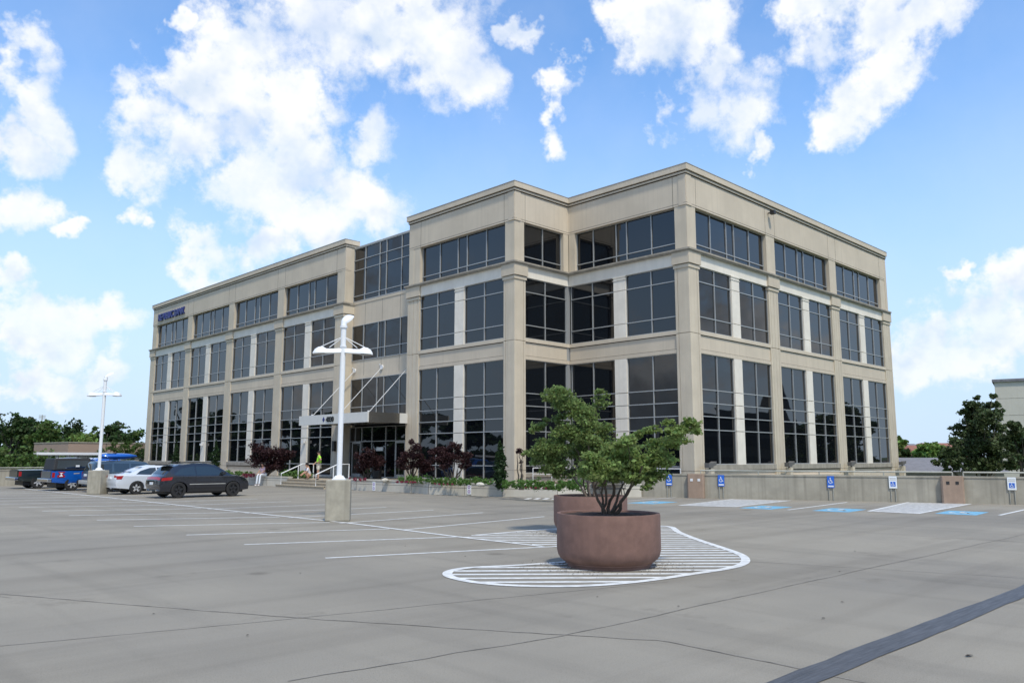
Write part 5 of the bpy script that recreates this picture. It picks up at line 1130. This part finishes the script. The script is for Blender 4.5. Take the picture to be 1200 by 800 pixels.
def house(px, dep, w, d_, zt, rz, roofm, wallm, lab, rise=1.6):
    p = gp(px, dep); t = thing('house', p, rz, lab, 'house', 'low houses beyond the right parapet'); h = zt+3
    q = MB(); q.box(-w/2, w/2, -d_/2, d_/2, 0, h); q.build('wall', wallm, t)
    q = MB(); e = .4; q.add([(-w/2-e, -d_/2-e, h), (w/2+e, -d_/2-e, h), (w/2+e, d_/2+e, h), (-w/2-e, d_/2+e, h), (-w/2+1.2, 0, h+rise), (w/2-1.2, 0, h+rise)], [(0, 1, 5, 4), (1, 2, 5), (2, 3, 4, 5), (3, 0, 4), (0, 3, 2, 1)]); q.build('roof', roofm, t)
    for k in range(3):
        x = -w/2+w*(k+.7)/3.4; q = MB(); q.box(x-.5, x+.5, -d_/2-.04, -d_/2+.05, h*.45, h*.8); q.build('window', 'glass', t)
    return t
house(1058, 118, 6, 8, hz(529, 118)-3, YAW, 'roofg', 'brick', 'brick house with grey roof right beside the far corner of the offices', 1.2)
house(1080, 112, 7, 8, hz(533, 112)-3, YAW+.2, 'brick', 'tanl', 'low house with a brownish roof left of the large dark tree', 1.4)
house(1103, 135, 9, 8, hz(524, 135)-3, YAW, 'brick', 'brick', 'red brick house partly hidden by the large dark tree', .8)
house(1086, 68, 9, 7, hz(551, 68)-3, YAW-.15, 'roofg', 'tanl', 'grey shingled hip roof just above the parapet rail', 1.1)
t = thing('station_canopy', (0, 0, 0), 0, 'low flat canopy with red edge right beside the far corner of the offices', 'canopy'); p = gp(1046, 82)
def GF(u, n_, z): v = p+_r0*u-_f0*n_; return (v.x, v.y, z)
q = MB(); q.obox(GF, 0, 4.6, -6, 0, hz(546.5, 82)-3, hz(544, 82)-3); q.build('roof_edge', 'redtrim', t); q = MB(); q.obox(GF, .2, 4.4, -5.8, -.2, hz(548.5, 82)-3, hz(546.6, 82)-3); q.build('soffit', 'signwhite', t)
for u in (.5, 4.1):
    q = MB(); q.tube([GF(u, -3, -3), GF(u, -3, hz(548.6, 82)-3)], .15, 8); q.build('column', 'wdull', t)
# things that show only as reflections in the ground floor glass: trees across the lot and a building to the right
gq = 'trees mirrored in the ground floor windows'
src = None
for i, (x, y, h, w) in enumerate([(-22, 60, 10, 10), (-21, 69, 9, 10), (-20, 78, 11, 11), (-14, 88, 10, 11), (-12, 97, 11.5, 11), (-12, 107, 10, 11), (-12, 117, 12, 12), (-12, 128, 10.5, 12), (-12, 139, 12, 12), (-12, 150, 11.5, 13), (-12, 162, 14, 13), (-12, 174, 17, 12), (-12, 186, 12.5, 13), (-12, 198, 13, 13), (-12, 212, 12.5, 14), (120, -12, 10, 11), (129, -12, 11.5, 11), (138, -13, 10.5, 11)]):
    lab = ('dark tree mirrored in the ground floor windows left of the big brown planters' if i < 15 else 'dark tree mirrored in the ground floor windows of the right facade')
    if src is None: src = bgtree((x, y, -3), 12, 9, 'tree1', lab, gq, n=5200, size=.95, seed=77, base=.05); o = src
    else: o = copy_tree(src); o['label'] = lab; o.location = (x, y, -3)
    o.scale = (w/8, w/8, h/12); o.rotation_euler = (0, 0, i*1.3)
tb = thing('parking_garage', (0, 0, 0), 0, 'dark building mirrored in the ground floor glass nearest the front right corner', 'building')
q = MB(); q.box(84, 108, -24, -10, -3, 8.3); q.build('wall', 'garage', tb)
for zz in (0.4, 3.2, 6.0):
    q = MB(); q.box(84.5, 107.5, -10.05, -9.9, zz, zz+1.5); q.build('opening', 'dark', tb)
tb = thing('tower', (113.5, -13, -3), 0, 'dark pointed tower mirrored in the middle windows of the right facade', 'tower')
q = MB(); q.add([(-2.6, -2.6, 0), (2.6, -2.6, 0), (2.6, 2.6, 0), (-2.6, 2.6, 0), (-2.2, -2.2, 10), (2.2, -2.2, 10), (2.2, 2.2, 10), (-2.2, 2.2, 10), (-.8, -.8, 15.6), (.8, -.8, 15.6), (.8, .8, 15.6), (-.8, .8, 15.6)], [(0, 1, 5, 4), (1, 2, 6, 5), (2, 3, 7, 6), (3, 0, 4, 7), (4, 5, 9, 8), (5, 6, 10, 9), (6, 7, 11, 10), (7, 4, 8, 11), (8, 9, 10, 11)]); q.build('wall', 'garage', tb)
# ------------------------------------------------------------------ sky, clouds, sun
SUN_EL, SUN_DIR = 58, Vector((-.42, -.90, 0)).normalized()
W = bpy.data.worlds.new('World'); S.world = W; W.use_nodes = True; nt = W.node_tree; N = nt.nodes; L = nt.links; N.clear()
def nd(t, **k):
    x = N.new(t)
    for a, v in k.items(): setattr(x, a, v)
    return x
out = nd('ShaderNodeOutputWorld'); bg = nd('ShaderNodeBackground'); bg.inputs[1].default_value = .12; L.new(bg.outputs[0], out.inputs[0])
sky = nd('ShaderNodeTexSky', sky_type='NISHITA'); sky.sun_disc = False; sky.sun_elevation = R_(SUN_EL); sky.sun_rotation = math.atan2(SUN_DIR.x, SUN_DIR.y); sky.air_density = 1.0; sky.dust_density = .6; sky.ozone_density = 1.4
def mth(op, a, b=None, c=None, clamp=False):
    x = nd('ShaderNodeMath', operation=op, use_clamp=clamp)
    for i, v in enumerate((a, b, c)):
        if v is None: continue
        if isinstance(v, (int, float)): x.inputs[i].default_value = v
        else: L.new(v, x.inputs[i])
    return x.outputs[0]
def vm(op, a, b=None):
    x = nd('ShaderNodeVectorMath', operation=op)
    for i, v in enumerate((a, b)):
        if v is None: continue
        if isinstance(v, (tuple, Vector)): x.inputs[i].default_value = tuple(v)
        else: L.new(v, x.inputs[i])
    return x
tc = nd('ShaderNodeTexCoord'); dirn = vm('NORMALIZE', tc.outputs['Generated']).outputs[0]
def ns(v, scale, detail, rough, col=False, w=0):
    x = nd('ShaderNodeTexNoise'); x.inputs['Scale'].default_value = scale; x.inputs['Detail'].default_value = detail; x.inputs['Roughness'].default_value = rough
    L.new(v, x.inputs['Vector']); return x.outputs['Color' if col else 'Fac']
warp1 = vm('SUBTRACT', ns(dirn, 6, 3, .6, True), (.5, .5, .5)).outputs[0]
sc = nd('ShaderNodeVectorMath', operation='SCALE'); L.new(warp1, sc.inputs[0]); sc.inputs['Scale'].default_value = .14
warp2 = vm('SUBTRACT', ns(dirn, 21, 4, .65, True), (.5, .5, .5)).outputs[0]
sc2 = nd('ShaderNodeVectorMath', operation='SCALE'); L.new(warp2, sc2.inputs[0]); sc2.inputs['Scale'].default_value = .075
wd = vm('ADD', vm('ADD', dirn, sc.outputs[0]).outputs[0], sc2.outputs[0]).outputs[0]
blobs = [(300, 60, 62), (252, 95, 52), (375, 40, 60), (450, 45, 62), (520, 70, 50), (560, 90, 32), (500, 20, 55), (205, 135, 42), (190, 190, 38), (245, 165, 50), (290, 215, 48), (340, 190, 52), (395, 215, 52), (440, 235, 42), (345, 255, 42), (300, 300, 28), (255, 310, 32), (240, 325, 20), (365, 275, 38), (440, 150, 30), (390, 120, 26), (325, 120, 40),
         (5, 75, 34), (30, 115, 36), (5, 160, 40), (45, 130, 24), (15, 245, 34), (40, 250, 22), (60, 380, 34), (30, 385, 32), (100, 378, 26), (15, 345, 18),
         (790, 25, 52), (745, 15, 36), (775, 65, 40), (830, 105, 46), (880, 105, 36), (805, 125, 34), (855, 135, 30), (850, 70, 26),
         (985, 10, 50), (1045, 20, 58), (1090, 35, 38), (1055, 75, 30), (1025, 110, 30), (1000, 140, 28), (985, 165, 16), (935, -5, 34),
         (655, 108, 24), (680, 82, 17), (650, 146, 17), (1165, 345, 30), (1140, 375, 38), (1190, 360, 34), (1105, 405, 36), (1170, 405, 38), (1075, 425, 28), (1140, 430, 36),
         (202, 14, 13), (612, 45, 17), (1112, 323, 13), (150, 258, 16), (885, 180, 14), (165, 275, 12), (100, 435, 22), (60, 450, 26), (75, 270, 12), (35, 195, 14), (20, 440, 30)]
fld = None
for (x, y, r) in blobs:
    c = ray(x, y).normalized(); edge = ray(x+r, y).normalized(); rr = (c-edge).length*1.43
    f = mth('SUBTRACT', 1.0, mth('DIVIDE', vm('DISTANCE', wd, c).outputs['Value'], rr))
    fld = f if fld is None else mth('SMOOTH_MAX', fld, f, .12)
# unseen loose clouds added behind and overhead for glass reflections and neutral ambient light
fwd = vm('DOT_PRODUCT', dirn, _f0).outputs['Value']
sepz = nd('ShaderNodeSeparateXYZ'); L.new(dirn, sepz.inputs[0])
back = mth('MAXIMUM', mth('MULTIPLY', mth('SUBTRACT', .52, fwd, clamp=True), 3, clamp=True), mth('MULTIPLY', mth('SUBTRACT', sepz.outputs[2], .70, clamp=True), 5, clamp=True))
gen = mth('MULTIPLY', mth('SUBTRACT', ns(dirn, 2.6, 6, .55), .465), 7.0)
gen = mth('ADD', mth('MULTIPLY', mth('ADD', gen, 1.0), back), -1.0)
fld = mth('MAXIMUM', mth('ADD', fld, .10), gen)
fine = mth('SUBTRACT', ns(dirn, 13, 9, .62), .5); finer = mth('SUBTRACT', ns(dirn, 42, 6, .65), .5)
den = mth('ADD', mth('ADD', fld, mth('MULTIPLY', fine, 2.3)), mth('MULTIPLY', finer, .9))
mr = nd('ShaderNodeMapRange', interpolation_type='SMOOTHSTEP'); mr.inputs[1].default_value = -.02; mr.inputs[2].default_value = .75; L.new(den, mr.inputs[0]); alpha = mr.outputs[0]
# grey bellies: thicker parts read a touch darker
up_ = vm('ADD', dirn, (-.004, .006, .024)).outputs[0]
relief = mth('SUBTRACT', mth('ADD', ns(up_, 13, 4, .55), mth('MULTIPLY', ns(up_, 5, 3, .5), .6)), mth('ADD', ns(dirn, 13, 4, .55), mth('MULTIPLY', ns(dirn, 5, 3, .5), .6)))
mr = nd('ShaderNodeMapRange', interpolation_type='SMOOTHSTEP'); mr.inputs[1].default_value = .05; mr.inputs[2].default_value = 1.15; L.new(mth('ADD', mth('MULTIPLY', fld, .55), mth('MULTIPLY', relief, 3.2)), mr.inputs[0])
cc = nd('ShaderNodeMix', data_type='RGBA'); cc.inputs[6].default_value = (8.0, 8.15, 8.4, 1); cc.inputs[7].default_value = (5.7, 6.5, 7.6, 1); L.new(mr.outputs[0], cc.inputs[0])
tint = nd('ShaderNodeMix', data_type='RGBA', blend_type='MULTIPLY'); tint.inputs[0].default_value = 1; tint.inputs[7].default_value = (1.22, 1.72, 2.1, 1); L.new(sky.outputs[0], tint.inputs[6]); SKYT = tint
# pale veil towards the horizon
sep = nd('ShaderNodeSeparateXYZ'); L.new(dirn, sep.inputs[0])
mrh = nd('ShaderNodeMapRange', interpolation_type='SMOOTHSTEP'); mrh.inputs[1].default_value = .0; mrh.inputs[2].default_value = .50; mrh.inputs[3].default_value = .97; mrh.inputs[4].default_value = 0; L.new(sep.outputs[2], mrh.inputs[0])
veil = nd('ShaderNodeMix', data_type='RGBA'); L.new(mrh.outputs[0], veil.inputs[0]); L.new(tint.outputs[2], veil.inputs[6]); veil.inputs[7].default_value = (5.0, 6.3, 8.0, 1)
thin = nd('ShaderNodeMapRange'); thin.inputs[1].default_value = .35; thin.inputs[2].default_value = .8; thin.inputs[3].default_value = 0; thin.inputs[4].default_value = .12; L.new(ns(dirn, 5, 6, .6), thin.inputs[0])
body = nd('ShaderNodeMapRange'); body.inputs[1].default_value = .38; body.inputs[2].default_value = .56; body.inputs[3].default_value = .70; body.inputs[4].default_value = 1; L.new(ns(dirn, 9, 6, .6), body.inputs[0])
al = mth('MAXIMUM', mth('MULTIPLY', alpha, body.outputs[0]), thin.outputs[0])
mix = nd('ShaderNodeMix', data_type='RGBA'); L.new(al, mix.inputs[0]); L.new(veil.outputs[2], mix.inputs[6]); dk = nd('ShaderNodeMapRange', interpolation_type='SMOOTHSTEP'); dk.inputs[1].default_value = .40; dk.inputs[2].default_value = .62; L.new(ns(dirn, 5.5, 6, .62), dk.inputs[0])
dkf = mth('SUBTRACT', 1.0, mth('MULTIPLY', mth('MULTIPLY', dk.outputs[0], back, clamp=True), .62)); ccs = nd('ShaderNodeVectorMath', operation='SCALE'); L.new(cc.outputs[2], ccs.inputs[0]); L.new(dkf, ccs.inputs['Scale']); L.new(ccs.outputs[0], mix.inputs[7]); L.new(mix.outputs[2], bg.inputs[0])
sl = bpy.data.lights.new('sun', 'SUN'); sl.energy = 2.9; sl.angle = R_(5); sl.color = (1, .915, .765); so = bpy.data.objects.new('sun', sl); COL.objects.link(so)
d = Vector((SUN_DIR.x*math.cos(R_(SUN_EL)), SUN_DIR.y*math.cos(R_(SUN_EL)), math.sin(R_(SUN_EL)))); so.rotation_euler = d.to_track_quat('Z', 'Y').to_euler(); so.location = (0, 0, 60)
S.view_settings.view_transform = 'Standard'; S.view_settings.look = 'None'; S.view_settings.exposure = 0.09; S.view_settings.gamma = 1
S.cycles.max_bounces = 6; S.cycles.diffuse_bounces = 3; S.cycles.glossy_bounces = 3
